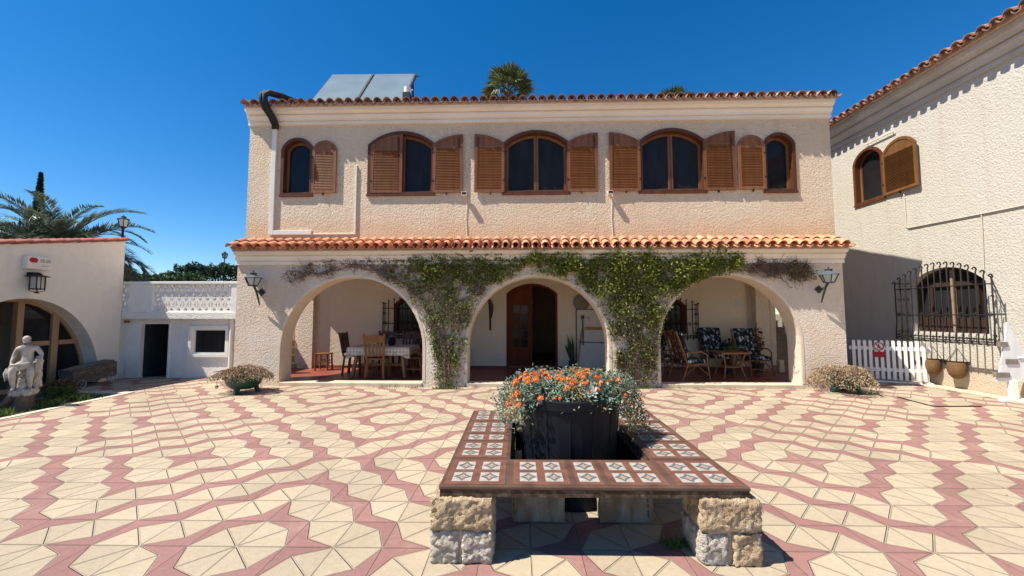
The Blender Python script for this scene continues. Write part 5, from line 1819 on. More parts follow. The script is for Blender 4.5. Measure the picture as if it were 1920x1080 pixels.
# ------------------------------------------------------------------ solar heater on the roof
so = thing('solar_heater', 'pair of glazed solar heating panels standing on the tiled roof', 'solar panel', (-4.07, 9.6, 6.5))
d = Vector((0, 1.0, 1.265)).normalized()
nv = Vector((0, -1.265, 1.0)).normalized()
base = Vector((0, -0.05, 0.12))
for i, (x0, x1) in enumerate(((-1.19, -0.02), (0.02, 1.185))):
    fnp = lambda u, v, w_: base + Vector((u, 0, 0)) + d * v - nv * w_
    mb = MB()
    mb.prism([(x0, 0), (x1, 0), (x1, 2.10), (x0, 2.10)], [], fnp, 0.09)
    pn = mb.build('panel', 'dark_metal', so)
    mb = MB()
    mb.prism([(x0 + 0.035, 0.035), (x1 - 0.035, 0.035), (x1 - 0.035, 2.065), (x0 + 0.035, 2.065)], [], lambda u, v, w_: fnp(u, v, -0.006 + w_), 0.004)
    mb.build('glazing', 'solar', pn)
mb = MB()
mb.tube([base + Vector((-1.26, 0, 0)) + d * 2.05 - nv * 0.045, base + Vector((1.27, 0, 0)) + d * 2.05 - nv * 0.045], 0.022, 8)
for x in (-1.1, 1.1):
    mb.bar(base + Vector((x, 0, 0)) + d * 2.0 - nv * 0.09, (x, 1.35, 0.40), 0.04, 0.04)
    mb.bar((x, 1.35, 0.36), (x, 0.0, 0.02), 0.04, 0.04)
mb.build('support_frame', 'dark_metal', so)
mb = MB()
mb.lathe([(0.06, -0.1), (0.085, -0.09), (0.085, 0.08), (0.05, 0.10)], (1.28, 0.1, 0.60), 12)
mb.tube([(1.28, 0.1, 0.62), (1.42, 0.1, 0.62)], 0.018, 6)
mb.box(1.19, 1.37, 0.0, 0.2, 0.12, 0.52, 1)
mb.build('pump', ['white_plastic', 'duct'], so)

# ------------------------------------------------------------------ palms, cypress, hedges
random.seed(77)
def frond_mb(L, droop, leaf, n=70):
    """pinnate frond along +x that arches over; leaflets both sides."""
    mb, ms = MB(), []
    P = []
    x = z = 0.0
    a = R(62)
    for i in range(n + 1):
        P.append(Vector((x, 0, z)))
        a -= droop / n * (0.4 + 1.3 * i / n)
        x += L / n * math.cos(a)
        z += L / n * math.sin(a)
    mb.tube(P[::4] + [P[-1]], [0.03 * (1 - 0.9 * k / len(P[::4])) for k in range(len(P[::4]) + 1)], 5)
    for i in range(3, n + 1):
        t = i / n
        l = leaf * (0.45 + 0.9 * math.sin(math.pi * min(1, t * 0.9 + 0.1)))
        T = (P[i] - P[i - 1]).normalized()
        for s in (-1, 1):
            for _ in range(2):
                dd = (T * rnd(0.7, 1.0) + Vector((0, s * rnd(0.55, 0.9), 0)) + Vector((0, 0, rnd(-0.05, 0.45)))).normalized()
                p0 = P[i] + T * rnd(-.04, .04)
                p1 = p0 + dd * l * rnd(0.7, 1.1) + Vector((0, 0, -0.06 * l))
                wv = dd.cross(Vector((rnd(-.3, .3), 0, 1))).normalized() * 0.017
                mid = (p0 + p1) / 2 + Vector((0, 0, 0.02))
                mb.add([p0, mid + wv, p1, mid - wv], [(0, 1, 2, 3)])
    return mb
def date_palm(loc, trunk_h, L, nf, label):
    t = thing('date_palm', label, 'palm tree', loc)
    mb = MB()
    prof_ = []
    for k in range(26):
        prof_.append((0.30 - 0.05 * k / 25 + (0.03 if k % 2 else 0), trunk_h * k / 25))
    mb.lathe(prof_, (0, 0, 0), 12)
    mb.build('trunk', 'palm_bark', t)
    protos = []
    for dr in (1.5, 2.1, 2.8):
        protos.append(frond_mb(L, dr, 0.44).build('frond', 'palm_leaf', t, recalc=False, merge=False))
    for i in range(nf):
        o = protos[i % 3]
        if i >= 3:
            o = o.copy()
            COL.objects.link(o)
        o.location = (0, 0, trunk_h - 0.05)
        tilt = R(rnd(8, 52)) if i % 2 else R(rnd(-26, 14))
        o.rotation_euler = (rnd(-.1, .1), tilt, i * 2.4 + rnd(-.2, .2))
        s = rnd(0.85, 1.08)
        o.scale = (s, s, s)
date_palm((-16.8, 14.2, 0), 3.15, 3.4, 92, 'date palm with arching feathery fronds behind the annex coping')
def fan_mb(m_ang, L):
    mb = MB()
    mb.tube([(0, 0, 0), (0.35 * L, 0, 0.05), (0.62 * L, 0, 0.02)], [0.016, 0.012, 0.010], 4)
    c = Vector((0.62 * L, 0, 0.02))
    n = 22
    for k in range(n):
        a = -1.9 + 3.8 * k / (n - 1)
        dd = Vector((math.cos(a), math.sin(a), 0.12 * math.cos(a * 2)))
        l = 0.5 * L * (0.75 + 0.25 * math.cos(a))
        wv = Vector((-math.sin(a), math.cos(a), 0.3 * (1 if k % 2 else -1))).normalized() * 0.034 * L
        tip = c + dd * l + Vector((0, 0, -m_ang * l * 0.5))
        mid = c + dd * l * 0.6
        mb.add([c, mid + wv, tip, mid - wv], [(0, 1, 2, 3)])
    return mb
def fan_palm(loc, h, rad, label, nl=46, nd=40):
    t = thing('fan_palm', label, 'palm tree', loc)
    mb = MB()
    mb.lathe([(0.28, 0), (0.22, 0.5), (0.17, h * 0.5), (0.16, h)], (0, 0, 0), 10)
    mb.build('trunk', 'palm_bark', t)
    lp = [fan_mb(0.5, rad).build('frond', 'fan_leaf', t, recalc=False, merge=False), fan_mb(0.9, rad * 0.9).build('frond', 'fan_leaf', t, recalc=False, merge=False)]
    dp = fan_mb(1.2, rad * 0.95).build('dead_frond', 'fan_dead', t, recalc=False, merge=False)
    for i in range(nl):
        o = lp[i % 2]
        if i >= 2:
            o = o.copy()
            COL.objects.link(o)
        u = (i + 0.5) / nl
        o.location = (0, 0, h - 0.05)
        o.rotation_euler = (rnd(-.4, .4), R(-82 + 100 * u + rnd(-8, 8)), i * 2.4)
    for i in range(nd):
        o = dp
        if i:
            o = dp.copy()
            COL.objects.link(o)
        o.location = (0, 0, h - 0.15 - 0.9 * i / nd)
        o.rotation_euler = (rnd(-.3, .3), R(rnd(42, 78)), i * 2.4)
fan_palm((-0.46, 18, 0), 11.8, 1.22, 'shaggy fan palm with a skirt of dead leaves rising behind the roof ridge', 42, 64)
fan_palm((7.95, 20, 0), 11.95, 1.1, 'fan palm of which only the crown tip shows above the eaves', 40, 24)

def spray_mass(fn, n, size, asp=0.4):
    mb = MB()
    leaves(mb, [fn() for _ in range(n)], size, asp=asp)
    return mb
cy_ = thing('cypress', 'tall narrow dark cypress rising through the palm fronds', 'cypress tree', (-20.6, 16.6, 0))
def cyp():
    t = random.random() ** 0.72
    r = (0.85 * (1 - t) ** 1.25 + 0.012) * (0.82 + 0.25 * random.random())
    a = rnd(0, 6.28)
    r *= 1 + 0.2 * noise.noise(Vector((math.cos(a) * 2, math.sin(a) * 2, t * 14)))
    return (r * math.cos(a), r * math.sin(a), 0.4 + 7.15 * t)
mb = spray_mass(cyp, 12000, 0.14, 0.35)
mb.build('crown', 'conifer', cy_, recalc=False, merge=False)
mb = MB()
mb.lathe([(0.16, 0), (0.10, 3.5), (0.02, 7.2)], (0, 0, 0), 8)
mb.build('trunk', 'bark', cy_)
def hedge(loc, lx, ly, h, n, label, rz=0.0, m='hedge', name='hedge'):
    t = thing(name, label, 'hedge', loc, rz)
    def f():
        x, y, z = rnd(-1, 1), rnd(-1, 1), random.random()
        k = random.random()
        if k < 0.45:
            y = -1 + abs(random.gauss(0, 0.15))
        elif k < 0.8:
            z = 1 - abs(random.gauss(0, 0.06))
        top = 1 + 0.10 * noise.noise(Vector((x * lx * 1.3, y * 2, loc[0]))) + 0.05 * noise.noise(Vector((x * lx * 5, y * 4, 1)))
        return (x * lx, y * ly, z * h * top)
    spray_mass(f, n, 0.17, 0.45).build('foliage', m, t, recalc=False, merge=False)
    mb = MB()
    for i in range(int(lx * 3)):
        x = rnd(-lx, lx) * 0.95
        mb.tube([(x, 0, 0), (x + rnd(-.1, .1), 0, h * 0.5), (x + rnd(-.3, .3), rnd(-.3, .3), h * 0.92)], [0.05, 0.04, 0.01], 5)
    mb.build('stems', 'bark', t)
hedge((-16.8, 22.5, 0), 2.3, 0.8, 4.15, 9000, 'dark clipped hedge standing behind the white balcony', 0.0, 'conifer')
hedge((-18.6, 20, 0), 2.4, 0.7, 3.45, 6000, 'lower green hedge seen between the annex and the balcony', 0.15)

# ------------------------------------------------------------------ climbing vines on the arcade
random.seed(9)
VG1 = [(-2.76, 2.52), (-2.5, 2.71), (-2.0, 2.67), (-1.34, 2.77), (-0.79, 2.82), (-0.13, 2.66), (0.31, 2.57), (-0.13, 2.29), (-0.62, 2.08), (-0.89, 1.64), (-1.02, 1.15), (-1.12, 0.67), (-1.31, 0.24), (-1.47, -0.01), (-1.62, 0.16), (-1.73, 0.61), (-1.87, 1.15), (-2.04, 1.59), (-2.3, 1.92), (-2.6, 2.19)]
VB1 = [(-4.93, 2.42), (-4.57, 2.53), (-4.12, 2.59), (-3.45, 2.63), (-2.78, 2.67), (-2.49, 2.25), (-2.77, 2.16), (-3.22, 2.42), (-3.67, 2.47), (-3.89, 2.34), (-4.11, 2.23), (-4.34, 2.31), (-4.56, 2.23), (-4.84, 2.14)]
VG2 = [(0.04, 2.59), (0.37, 2.83), (1.19, 2.87), (2.48, 2.89), (3.88, 2.86), (4.54, 2.83), (4.63, 2.6), (4.45, 2.36), (3.96, 2.27), (3.54, 2.12), (3.19, 1.89), (2.97, 1.48), (2.87, 0.94), (2.81, 0.31), (2.48, 0.14), (2.06, 0.31), (1.91, 0.84), (1.83, 1.37), (1.66, 1.75), (1.34, 2.07), (0.96, 2.26), (0.47, 2.35)]
VB2 = [(4.61, 2.55), (5.04, 2.59), (5.46, 2.57), (5.45, 2.33), (5.02, 2.25), (4.71, 2.31)]
VC2 = [(5.48, 2.59), (5.87, 2.53), (6.07, 2.33), (5.91, 2.14), (5.59, 2.17), (5.45, 2.33)]
def in_arch(x, z):
    for a, b, t in ARCH:
        r = (b - a) / 2
        cx = (a + b) / 2
        zs = t - r
        if a < x < b and (z < zs or (x - cx) ** 2 + (z - zs) ** 2 < r * r):
            return True
    return False
def scatter(poly, n, thick, dens=lambda x, z: 1.0, edge=0.10, allow=0.06):
    xs_, zs_ = [p[0] for p in poly], [p[1] for p in poly]
    out_ = []
    tries = 0
    while len(out_) < n and tries < n * 60:
        tries += 1
        x, z = rnd(min(xs_), max(xs_)), rnd(min(zs_), max(zs_))
        jx, jz = x + random.gauss(0, edge * 0.5), z + random.gauss(0, edge * 0.5)
        if not in_poly(jx, jz, poly) or (in_arch(x, z) and random.random() > allow):
            continue
        cl = noise.noise(Vector((x * 3.1, z * 3.1, 4))) + 0.5 * noise.noise(Vector((x * 8, z * 8, 2)))
        if random.random() > dens(x, z) * (0.62 + 0.9 * cl):
            continue
        bulge = thick * (0.55 + 0.6 * noise.noise(Vector((x * 2.2, z * 2.2, 9))))
        y = -0.02 - abs(random.gauss(0, max(0.03, bulge)))
        out_.append((x, y, max(0.02, z)))
    return out_
def vine(name, root, label, stems, greens, dulls, dries, twigs):
    t = thing(name, label, 'climbing plant', hw(root[0], HY, 0), -0.0135, 'vines trained over the arches')
    off = Vector((-root[0], 0, 0))
    def B(mb, n_, m):
        mb.v = [(v[0] - root[0], v[1], v[2]) for v in mb.v]
        mb.build(n_, m, t, recalc=False, merge=False)
    mb = MB()
    for s in stems:
        pts = []
        for i in range(len(s) - 1):
            for k in range(5):
                u = k / 5
                a, b = s[i], s[i + 1]
                pts.append((a[0] + (b[0] - a[0]) * u + rnd(-.018, .018), -0.04 - 0.03 * random.random(), a[1] + (b[1] - a[1]) * u + rnd(-.018, .018)))
        pts.append((s[-1][0], -0.05, s[-1][1]))
        r0_ = 0.026 if s[0][1] < 0.1 else 0.014
        mb.tube(pts, [r0_ * (1 - 0.75 * i / len(pts)) for i in range(len(pts))], 5)
    for poly, n in twigs:
        c = scatter(poly, n, 0.07, edge=0.05)
        for p in c:
            a = rnd(0, 6.28)
            L = rnd(0.06, 0.24)
            d1 = Vector((math.cos(a), -rnd(0, .35), math.sin(a) * 0.8 - 0.1))
            p0 = Vector(p)
            p1 = p0 + d1 * L * 0.5 + Vector((rnd(-.03, .03), 0, rnd(-.03, .03)))
            p2 = p0 + d1 * L + Vector((rnd(-.05, .05), rnd(-.04, .02), rnd(-.06, .06)))
            if in_arch(p2.x, p2.z):
                continue
            mb.tube([p0, p1, p2], [0.005, 0.004, 0.002], 3, caps=False)
            if random.random() < 0.5:
                p3 = p1 + Vector((rnd(-.08, .08), rnd(-.06, .02), rnd(-.08, .08)))
                mb.tube([p1, p3], [0.003, 0.002], 3, caps=False)
    B(mb, 'stems', 'vine_stem')
    mb = MB()
    for pts, sz in greens:
        leaves(mb, pts, sz * 0.78, asp=0.62)
    B(mb, 'foliage', 'vine_green')
    mb = MB()
    for pts, sz in dulls:
        leaves(mb, pts, sz * 0.72, asp=0.6)
    B(mb, 'sparse_foliage', 'vine_dull')
    mb = MB()
    for pts, sz in dries:
        leaves(mb, pts, sz, asp=0.6)
    B(mb, 'dry_foliage', 'vine_dry')
g1 = lambda x, z: 1.0 if z > 2.15 and x > -2.3 else (0.42 if z > 1.0 else 0.6)
vine('climbing_vine', (-1.47, 0), 'thin straggling vine rooted on the pier between the first and second arch', [
    [(-1.47, 0.0), (-1.50, 0.5), (-1.62, 1.1), (-1.95, 1.65), (-2.35, 2.1), (-2.8, 2.36), (-3.45, 2.48), (-3.9, 2.40), (-4.35, 2.34), (-4.75, 2.2)],
    [(-1.45, 0.0), (-1.42, 0.6), (-1.35, 1.2), (-1.1, 1.75), (-0.7, 2.2), (-0.1, 2.52)],
    [(-1.49, 0.0), (-1.52, 0.8), (-1.55, 1.6), (-1.4, 2.2), (-1.2, 2.65)],
    [(-1.55, 1.6), (-1.9, 2.1), (-2.1, 2.55)], [(-1.62, 1.1), (-1.75, 1.7), (-1.8, 2.5)], [(-3.9, 2.40), (-4.2, 2.30), (-4.4, 2.45)],
    [(-2.8, 2.36), (-3.2, 2.52), (-3.8, 2.56)], [(-1.35, 1.2), (-1.3, 1.9), (-0.9, 2.5)]],
    [(scatter(VG1, 5200, 0.11, lambda x, z: 1.0 if (z > 2.15 and x > -2.2) else 0.30), 0.064)],
    [(scatter(VG1, 3300, 0.08, g1), 0.055), (scatter([(-1.7, 0.0), (-1.25, 0.0), (-1.1, 0.9), (-1.8, 0.9)], 500, 0.09), 0.06)],
    [(scatter(VB1, 420, 0.05), 0.036), (scatter(VG1, 1100, 0.06), 0.045)],
    [(VB1, 330), (VG1, 560)])
g2 = lambda x, z: min(1.0, 0.10 + 0.92 * max(0.0, (z - 0.9) / 1.5) ** 1.4) if x < 3.2 else 1.0
vine('climbing_vine', (2.40, 0), 'dense bright green vine rooted on the pier between the second and third arch', [
    [(2.40, 0.0), (2.38, 0.6), (2.30, 1.3), (2.0, 1.9), (1.4, 2.35), (0.7, 2.55), (0.2, 2.55)],
    [(2.42, 0.0), (2.45, 0.8), (2.55, 1.5), (2.9, 2.05), (3.5, 2.35), (4.3, 2.42), (5.0, 2.34), (5.35, 2.2), (5.55, 2.02)],
    [(2.38, 0.0), (2.36, 1.0), (2.4, 1.8), (2.3, 2.6)], [(4.3, 2.42), (4.9, 2.50), (5.6, 2.45), (5.95, 2.35)], [(2.45, 0.8), (2.62, 1.6), (2.75, 2.5)],
    [(2.30, 1.3), (1.9, 2.2), (1.5, 2.7)]],
    [(scatter(VG2, 11500, 0.15, g2), 0.066), (scatter(VC2, 260, 0.08), 0.05), (scatter(VG2, 2500, 0.20, lambda x, z: 1.0 if z > 2.35 else 0.1), 0.06)],
    [(scatter(VG2, 4000, 0.10, lambda x, z: 0.9 if z < 1.9 else 0.4), 0.055), (scatter(VC2, 260, 0.08), 0.045), (scatter([(2.0, 0.0), (2.8, 0.0), (2.8, 0.9), (1.95, 0.9)], 900, 0.10), 0.055)],
    [(scatter(VB2, 300, 0.06), 0.036), (scatter(VG2, 2600, 0.06, lambda x, z: 1.0 if z < 2.3 else 0.3), 0.045), (scatter(VC2, 200, 0.06), 0.04)],
    [(VB2, 260), (VC2, 160), (VG2, 900)])
# ------------------------------------------------------------------ under the porch: dining set
random.seed(31)
FZ = 0.06
def place(o, x, y, rz, z=FZ):
    o.location = hw(x, y, z)
    o.rotation_euler = (0, 0, rz - 0.0135)
    return o
tb = thing('dining_table', 'long wooden dining table with splayed legs under the left arch', 'table')
mb = MB()
mb.box(-0.66, 0.66, -0.40, 0.40, 0.64, 0.675)
mb.build('tabletop', 'wood_light', tb)
for sx in (-1, 1):
    for sy in (-1, 1):
        mb = MB()
        mb.bar((sx * 0.50, sy * 0.30, 0.64), (sx * 0.60, sy * 0.36, 0.0), 0.085, 0.06, up=(1, 0, 0))
        mb.build('leg', 'wood_light', tb, bevel=0.004)
mb = MB()
mb.box(-0.52, 0.52, -0.035, 0.035, 0.22, 0.28)
mb.build('stretcher', 'wood_light', tb)
place(tb, -3.16, 9.38, 0)
mb = MB()
X, Y = 0.70, 0.44
vs, fs = [], []
def ring(z, k, wob):
    pts = []
    n = 18
    for side in range(4):
        for i in range(n):
            t = -1 + 2 * i / n
            if side == 0: p = (X * t, -Y)
            elif side == 1: p = (X, Y * t)
            elif side == 2: p = (-X * t, Y)
            else: p = (-X, -Y * t)
            w_ = 1 + k + wob * math.sin(i * 1.9 + side)
            pts.append((p[0] * w_, p[1] * w_, z - (0.06 if abs(t) > 0.88 else 0) * (1 if z < 0.6 else 0)))
    return pts
r1, r2, r3 = ring(0.681, 0, 0), ring(0.62, 0.01, 0.004), ring(0.50, 0.03, 0.014)
n = len(r1)
mb.add(r1 + r2 + r3, [tuple(range(n))] + [(i, (i + 1) % n, n + (i + 1) % n, n + i) for i in range(n)] + [(n + i, n + (i + 1) % n, 2 * n + (i + 1) % n, 2 * n + i) for i in range(n)])
tc = mb.build('tablecloth', 'cloth', smooth=50)
place(tag(tc, 'pale checked cloth draped over the dining table', 'tablecloth'), -3.16, 9.38, 0)
def chair(m):
    c = thing('dining_chair', None, 'chair', group='wooden chairs round the dining table')
    mb = MB()
    mb.box(-0.21, 0.21, -0.20, 0.21, 0.43, 0.46)
    mb.build('seat', m, c, bevel=0.006)
    for sx in (-1, 1):
        mb = MB()
        mb.bar((sx * 0.18, 0.18, 0.43), (sx * 0.20, 0.20, 0), 0.045, 0.045)
        mb.build('leg', m, c)
        mb = MB()
        mb.bar((sx * 0.17, -0.18, 0.43), (sx * 0.19, -0.22, 0), 0.045, 0.045)
        mb.build('leg', m, c)
    mb = MB()
    back = lambda u, v, w_: (u, -0.19 - (v - 0.46) * 0.18 - w_, v)
    for sx in (-1, 1):
        mb.prism([(sx * 0.165, 0.44), (sx * 0.205, 0.44), (sx * 0.245, 1.0), (sx * 0.20, 1.0)], [], back, 0.03)
    mb.prism([(-0.205, 0.80), (0.205, 0.80), (0.215, 0.93), (0.12, 0.975), (0.0, 0.99), (-0.12, 0.975), (-0.215, 0.93)], [[(-0.02, 0.86), (0.02, 0.86), (0.02, 0.90), (-0.02, 0.90)]], lambda u, v, w_: back(u, v, 0.002 + w_), 0.026)
    mb.prism([(-0.175, 0.50), (0.175, 0.50), (0.18, 0.545), (-0.18, 0.545)], [], lambda u, v, w_: back(u, v, 0.003 + w_), 0.022)
    for x in (-0.125, -0.045, 0.045, 0.125):
        mb.prism([(x * 0.92 - 0.018, 0.54), (x * 0.92 + 0.018, 0.54), (x - 0.0 + 0.024, 0.70), (x + 0.018, 0.81), (x - 0.018, 0.81), (x - 0.024, 0.70)], [], lambda u, v, w_: back(u, v, 0.005 + w_), 0.018)
    mb.build('backrest', m, c)
    mb = MB()
    for sx in (-1, 1):
        mb.box(sx * 0.185 - 0.012, sx * 0.185 + 0.012, -0.19, 0.19, 0.18, 0.21)
    mb.build('stretcher', m, c)
    return c
c0 = chair('wood_gold')
c0['label'] = 'honey coloured chair with its slatted back to the courtyard at the dining table'
place(c0, -3.17, 8.98, 0.05)
cd = chair('wood_dark')
place(cd, -3.93, 9.55, R(-88))
cd['label'] = 'dark chair at the end of the dining table near the stool'
for x, y, a, lab in ((-2.36, 9.2, R(84), 'dark tall backed chair at the table end beside the vine covered pier'), (-3.4, 9.98, R(178), 'dark chair behind the dining table facing the courtyard, near the stool end'), (-2.75, 9.98, R(183), 'dark chair behind the dining table under the grilled window')):
    c = copy_tree(cd)
    c['label'] = lab
    place(c, x, y, a)
s = thing('stool', 'small honey wood stool against the back wall of the porch', 'stool')
mb = MB()
mb.box(-0.17, 0.17, -0.17, 0.17, 0.40, 0.43)
mb.build('seat', 'wood_gold', s, bevel=0.005)
for sx in (-1, 1):
    for sy in (-1, 1):
        mb = MB()
        mb.bar((sx * 0.14, sy * 0.14, 0.40), (sx * 0.155, sy * 0.155, 0), 0.032, 0.032)
        mb.build('leg', 'wood_gold', s)
mb = MB()
for sx in (-1, 1):
    mb.box(sx * 0.148 - 0.009, sx * 0.148 + 0.009, -0.14, 0.14, 0.17, 0.195)
    mb.box(-0.14, 0.14, sx * 0.148 - 0.009, sx * 0.148 + 0.009, 0.22, 0.245)
mb.build('stretcher', 'wood_gold', s)
place(s, -5.02, 10.22, 0.08)
# bits on and behind the table
v = thing('glass_jar', 'glass jar standing on the dining table', 'jar')
mb = MB()
mb.lathe([(0.06, 0), (0.075, 0.02), (0.075, 0.16), (0.05, 0.19), (0.05, 0.21)], (0, 0, 0), 14)
mb.build('glass', 'glass_hazy', v, smooth=40)
mb = MB()
mb.lathe([(0.053, 0.21), (0.053, 0.23)], (0, 0, 0), 14)
mb.build('lid', 'plate', v)
place(v, -3.02, 9.45, 0, 0.745)
def pot_plant(loc, label, m, r, h, n=220, flower=None, size=0.07):
    p = thing('potted_plant', label, 'plant')
    mb = MB()
    mb.lathe([(0.09, 0), (0.13, 0.2), (0.14, 0.2), (0.14, 0.23), (0.12, 0.23)], (0, 0, 0), 16)
    mb.build('pot', 'charcoal', p, smooth=40)
    mb = MB()
    pts = []
    for _ in range(n):
        d = Vector((random.gauss(0, 1), random.gauss(0, 1), random.gauss(0, 1))).normalized() * random.random() ** 0.4
        pts.append((d.x * r, d.y * r, 0.25 + h / 2 + d.z * h / 2))
    leaves(mb, pts, size, asp=0.55)
    mb.build('foliage', m, p, recalc=False, merge=False)
    mb = MB()
    for k in range(8):
        a = k * 0.8
        mb.tube([(0.02 * math.cos(a), 0.02 * math.sin(a), 0.2), (r * .5 * math.cos(a), r * .5 * math.sin(a), 0.25 + h * .6)], 0.006, 4)
    mb.build('stems', 'vine_stem', p)
    if flower:
        mb = MB()
        leaves(mb, [(random.gauss(0, .07), -0.05 + random.gauss(0, .05), 0.25 + h * 0.9 + random.gauss(0, .04)) for _ in range(60)], 0.05, asp=0.8)
        mb.build('blossom', flower, p, recalc=False, merge=False)
    return p
place(pot_plant(None, 'potted plant with red blossoms on the floor beside the vine covered pier', 'grey_green', 0.18, 0.36, 160, 'petal_red'), -2.18, 9.35, 0)
place(pot_plant(None, 'small plant with a bright red bloom in front of the grilled porch window', 'dark_leaf', 0.12, 0.2, 90, 'petal_red'), -2.62, 10.42, 0, 0.55)
st_ = thing('side_stand', 'low dark stand against the wall carrying the red bloom', 'stand')
mb = MB()
mb.box(-0.25, 0.25, -0.13, 0.13, 0.455, 0.485)
mb.build('top', 'wood_dark', st_)
for sx in (-1, 1):
    for sy in (-1, 1):
        mb = MB()
        mb.bar((sx * 0.22, sy * 0.1, 0.455), (sx * 0.23, sy * 0.11, 0), 0.035, 0.035)
        mb.build('leg', 'wood_dark', st_)
place(st_, -2.62, 10.42, 0)

# ------------------------------------------------------------------ middle arch: things by the door
h = thing('wall_hanging', 'long dark curved hanging with a strap on the wall beside the open door', 'wall hanging')
mb = MB()
mb.tube([(-0.05, -0.03, 0.42), (-0.01, -0.04, 0.36), (0.03, -0.04, 0.25), (0.035, -0.035, 0.1), (0.02, -0.03, -0.08)], [0.012, 0.03, 0.045, 0.035, 0.012], 10)
mb.build('horn', 'charcoal', h, smooth=50)
mb = MB()
mb.tube([(-0.06, -0.03, 0.43), (-0.03, -0.02, 0.1), (-0.02, -0.02, -0.40), (0.0, -0.02, -0.42), (0.0, -0.02, 0.0), (-0.02, -0.02, 0.38)], 0.014, 6)
mb.build('strap', 'wood_dark', h, smooth=50)
place(h, -0.76, HB, 0, 1.47)
p = thing('wall_plate', 'round pewter plate hanging above the white board', 'plate')
mb = MB()
rx = Matrix.Rotation(R(90), 4, 'X')
mb.lathe([(0.09, 0.0), (0.21, 0.012), (0.22, 0.02), (0.21, 0.028), (0.15, 0.014), (0.14, 0.02), (0.0, 0.02)], (0, 0, 0.004), 32, M4=rx)
mb.build('dish', 'plate', p, smooth=50)
place(p, 1.63, HB, 0, 1.80)
b = thing('white_board', 'large white board in a dark frame leaning on the porch wall', 'board')
mb = MB()
mb.box(-0.46, 0.46, -0.03, -0.005, 0.0, 1.54)
mb.build('panel', 'board', b)
mb = MB()
mb.box(-0.485, -0.461, -0.035, 0.0, 0.0, 1.56)
mb.box(0.461, 0.485, -0.035, 0.0, 0.0, 1.56)
mb.box(-0.461, 0.461, -0.035, 0.0, 1.541, 1.56)
mb.build('frame', 'wood_dark', b)
mb = MB()
mb.tube([(-0.20, -0.033, 1.30), (-0.16, -0.034, 1.36), (-0.13, -0.033, 1.33), (-0.15, -0.034, 1.25)], 0.006, 5)
mb.build('mark', 'petal_red', b)
place(b, 1.965, HB - 0.002, 0)
cr = thing('propped_pole', 'black pole with a crossbar propped against the white board', 'pole')
mb = MB()
mb.tube([(0, 0, 0.62), (-0.01, 0, 1.38)], 0.014, 8)
mb.box(-0.05, 0.03, -0.02, 0.02, 1.30, 1.39)
mb.build('shaft', 'charcoal', cr, smooth=50)
mb = MB()
mb.tube([(-0.09, 0.0, 0.70), (0.62, 0.0, 0.68)], 0.009, 6)
mb.box(-0.10, -0.06, -0.02, 0.02, 0.67, 0.73)
mb.build('crossbar', 'charcoal', cr, smooth=50)
place(cr, 1.66, HB - 0.07, 0)
br = thing('walking_stick', 'ochre wooden stick leaning on the white board', 'stick')
mb = MB()
mb.tube([(-0.10, -0.05, 0.0), (-0.02, -0.02, 0.70), (0.04, 0.0, 1.05)], 0.014, 8)
mb.build('shaft', 'yellow', br, smooth=50)
place(br, 1.60, HB - 0.05, 0)
br = thing('wooden_beam', 'ochre wooden beam fixed flat across the white board', 'beam')
mb = MB()
mb.box(-0.30, 0.30, -0.02, 0.02, -0.035, 0.035)
mb.build('bar', 'yellow', br, bevel=0.004)
place(br, 2.02, HB - 0.06, 0, 1.11)
sp = thing('snake_plant', 'dark upright snake plant in a pot left of the white board', 'plant')
mb = MB()
for k in range(9):
    a = k * 0.7
    x, y = 0.05 * math.cos(a), 0.05 * math.sin(a)
    hh = rnd(0.35, 0.75)
    lx, ly = rnd(-.18, .06), rnd(-.08, .05)
    mb.add([(x - 0.02, y, 0.2), (x + 0.02, y, 0.2), (x + lx * .5 + 0.03, y + ly * .5, 0.2 + hh * .6), (x + lx, y + ly, 0.2 + hh), (x + lx * .5 - 0.03, y + ly * .5 + .01, 0.2 + hh * .6)], [(0, 1, 2, 3, 4)])
mb.build('leaves', 'dark_leaf', sp, recalc=False, merge=False)
mb = MB()
mb.lathe([(0.08, 0), (0.10, 0.2), (0.11, 0.22), (0.09, 0.22)], (0, 0, 0), 14)
mb.build('pot', 'charcoal', sp, smooth=40)
place(sp, 1.36, 10.42, 0)

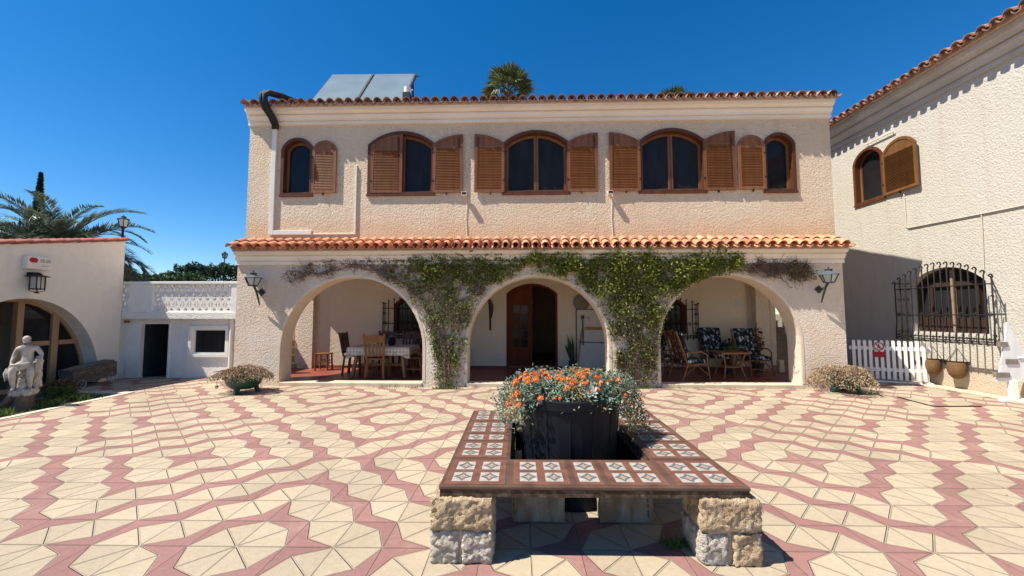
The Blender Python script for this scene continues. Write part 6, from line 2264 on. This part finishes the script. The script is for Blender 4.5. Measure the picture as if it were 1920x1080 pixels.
# ------------------------------------------------------------------ right arch: rattan set
def rattan(tall):
    c = thing('rattan_armchair', None, 'armchair', group='rattan chairs with leafy cushions')
    mb = MB()
    r = 0.017
    for sx in (-1, 1):
        x = sx * 0.27
        mb.tube([(x, 0.30, 0), (x * 0.98, 0.25, 0.36), (x, 0.24, 0.55), (x * 1.04, 0.10, 0.62), (x * 1.04, -0.20, 0.60), (x * 0.95, -0.33, 0.56)], r, 7)
        mb.tube([(x, -0.36, 0), (x * 0.98, -0.22, 0.33), (x * 0.93, -0.30, 0.60), (x * 0.9, -0.46, tall)], r, 7)
        mb.tube([(x * 0.97, 0.25, 0.36), (x * 0.97, -0.23, 0.32)], r, 7)
        mb.tube([(x, 0.28, 0.1), (x * 0.98, 0.0, 0.33), (x, -0.31, 0.1)], 0.010, 6)
    for z, y in ((0.36, 0.25), (0.33, -0.22), (0.16, 0.275)):
        mb.tube([(-0.27, y, z), (0.27, y, z)], r * 0.9, 7)
    for t in (0, 0.33, 0.66, 1):
        y, z = -0.28 - 0.18 * t, 0.48 + (tall - 0.48) * t
        mb.tube([(-0.25, y, z), (0.25, y, z)], 0.013, 6)
    for k in range(6):
        x = -0.2 + 0.08 * k
        mb.tube([(x, -0.25, 0.42), (x, -0.46, tall)], 0.006, 5)
        mb.tube([(x, 0.25, 0.365), (x, -0.22, 0.335)], 0.006, 5)
    mb.build('frame', 'rattan', c, smooth=60)
    mb = MB()
    mb.box(-0.24, 0.24, -0.24, 0.28, 0.365, 0.46)
    s_ = mb.build('seat_cushion', 'leafy', c, bevel=0.03)
    mb = MB()
    bk = lambda u, v, w_: (u, -0.20 - 0.20 * v - w_, 0.45 + v * (tall - 0.42))
    mb.prism([(-0.24, 0), (0.24, 0), (0.24, 1), (-0.24, 1)], [], bk, -0.08)
    mb.build('back_cushion', 'leafy', c, bevel=0.025)
    return c
r0_ = rattan(1.05)
r0_['label'] = 'rattan armchair with leafy cushions seen from the side, front of the porch'
place(r0_, 3.78, 9.05, R(-78))
for x, y, a, lab in ((3.45, 9.62, R(-70), 'rattan armchair half hidden behind the side facing one'), (4.86, 10.12, R(176), 'rattan armchair with leafy back cushion behind the small table, next to the barred porch window'), (5.55, 9.72, R(186), 'rattan armchair with leafy back cushion beside the pier with stone steps')):
    c = copy_tree(r0_)
    c['label'] = lab
    place(c, x, y, a)
t = thing('rattan_table', 'small square rattan table between the armchairs', 'table')
mb = MB()
mb.box(-0.30, 0.30, -0.28, 0.28, 0.555, 0.59)
mb.build('tabletop', 'rattan', t, bevel=0.006)
for sx in (-1, 1):
    for sy in (-1, 1):
        mb = MB()
        mb.tube([(sx * 0.24, sy * 0.22, 0.555), (sx * 0.17, sy * 0.15, 0.30), (sx * 0.24, sy * 0.22, 0.0)], 0.016, 7)
        mb.build('leg', 'rattan', t, smooth=60)
mb = MB()
mb.box(-0.16, 0.16, -0.14, 0.14, 0.25, 0.27)
mb.build('shelf', 'rattan', t)
place(t, 4.72, 9.2, 0.04)
mb = MB()
leaves(mb, [(random.gauss(0, .07), random.gauss(0, .05), 0.04 + abs(random.gauss(0, .035))) for _ in range(120)], 0.06)
pp = mb.build('table_plant', 'grass', recalc=False, merge=False)
place(tag(pp, 'low yellow green plant standing on the rattan table', 'plant'), 4.78, 9.22, 0, FZ + 0.59)
place(pot_plant(None, 'dark leafy pot plant between the two armchairs at the back', 'dark_leaf', 0.17, 0.6, 260), 5.2, 10.2, 0)
place(pot_plant(None, 'reddish pot plant behind the armchair next to the pier', 'shrub_brown', 0.15, 0.95, 200), 5.88, 10.1, 0)
place(pot_plant(None, 'bushy dark pot plant below the porch window with iron bars, left of the armchairs', 'dark_leaf', 0.34, 1.0, 520, None, 0.12), 3.35, 10.2, 0)
mb = MB()
mb.box(-0.09, 0.09, -0.012, 0, -0.11, 0.11)
place(tag(mb.build('wall_panel', 'board'), 'small square cover plate on the porch wall beside the right pier', 'panel'), 5.72, HB, 0, 1.78)
mb = MB()
mb.box(-0.06, 0.06, -0.06, 0.06, 0, 0.30)
place(tag(mb.build('stone_post', 'step', bevel=0.008), 'short pale post at the foot of the brown stone steps', 'post'), 6.42, 10.12, 0)
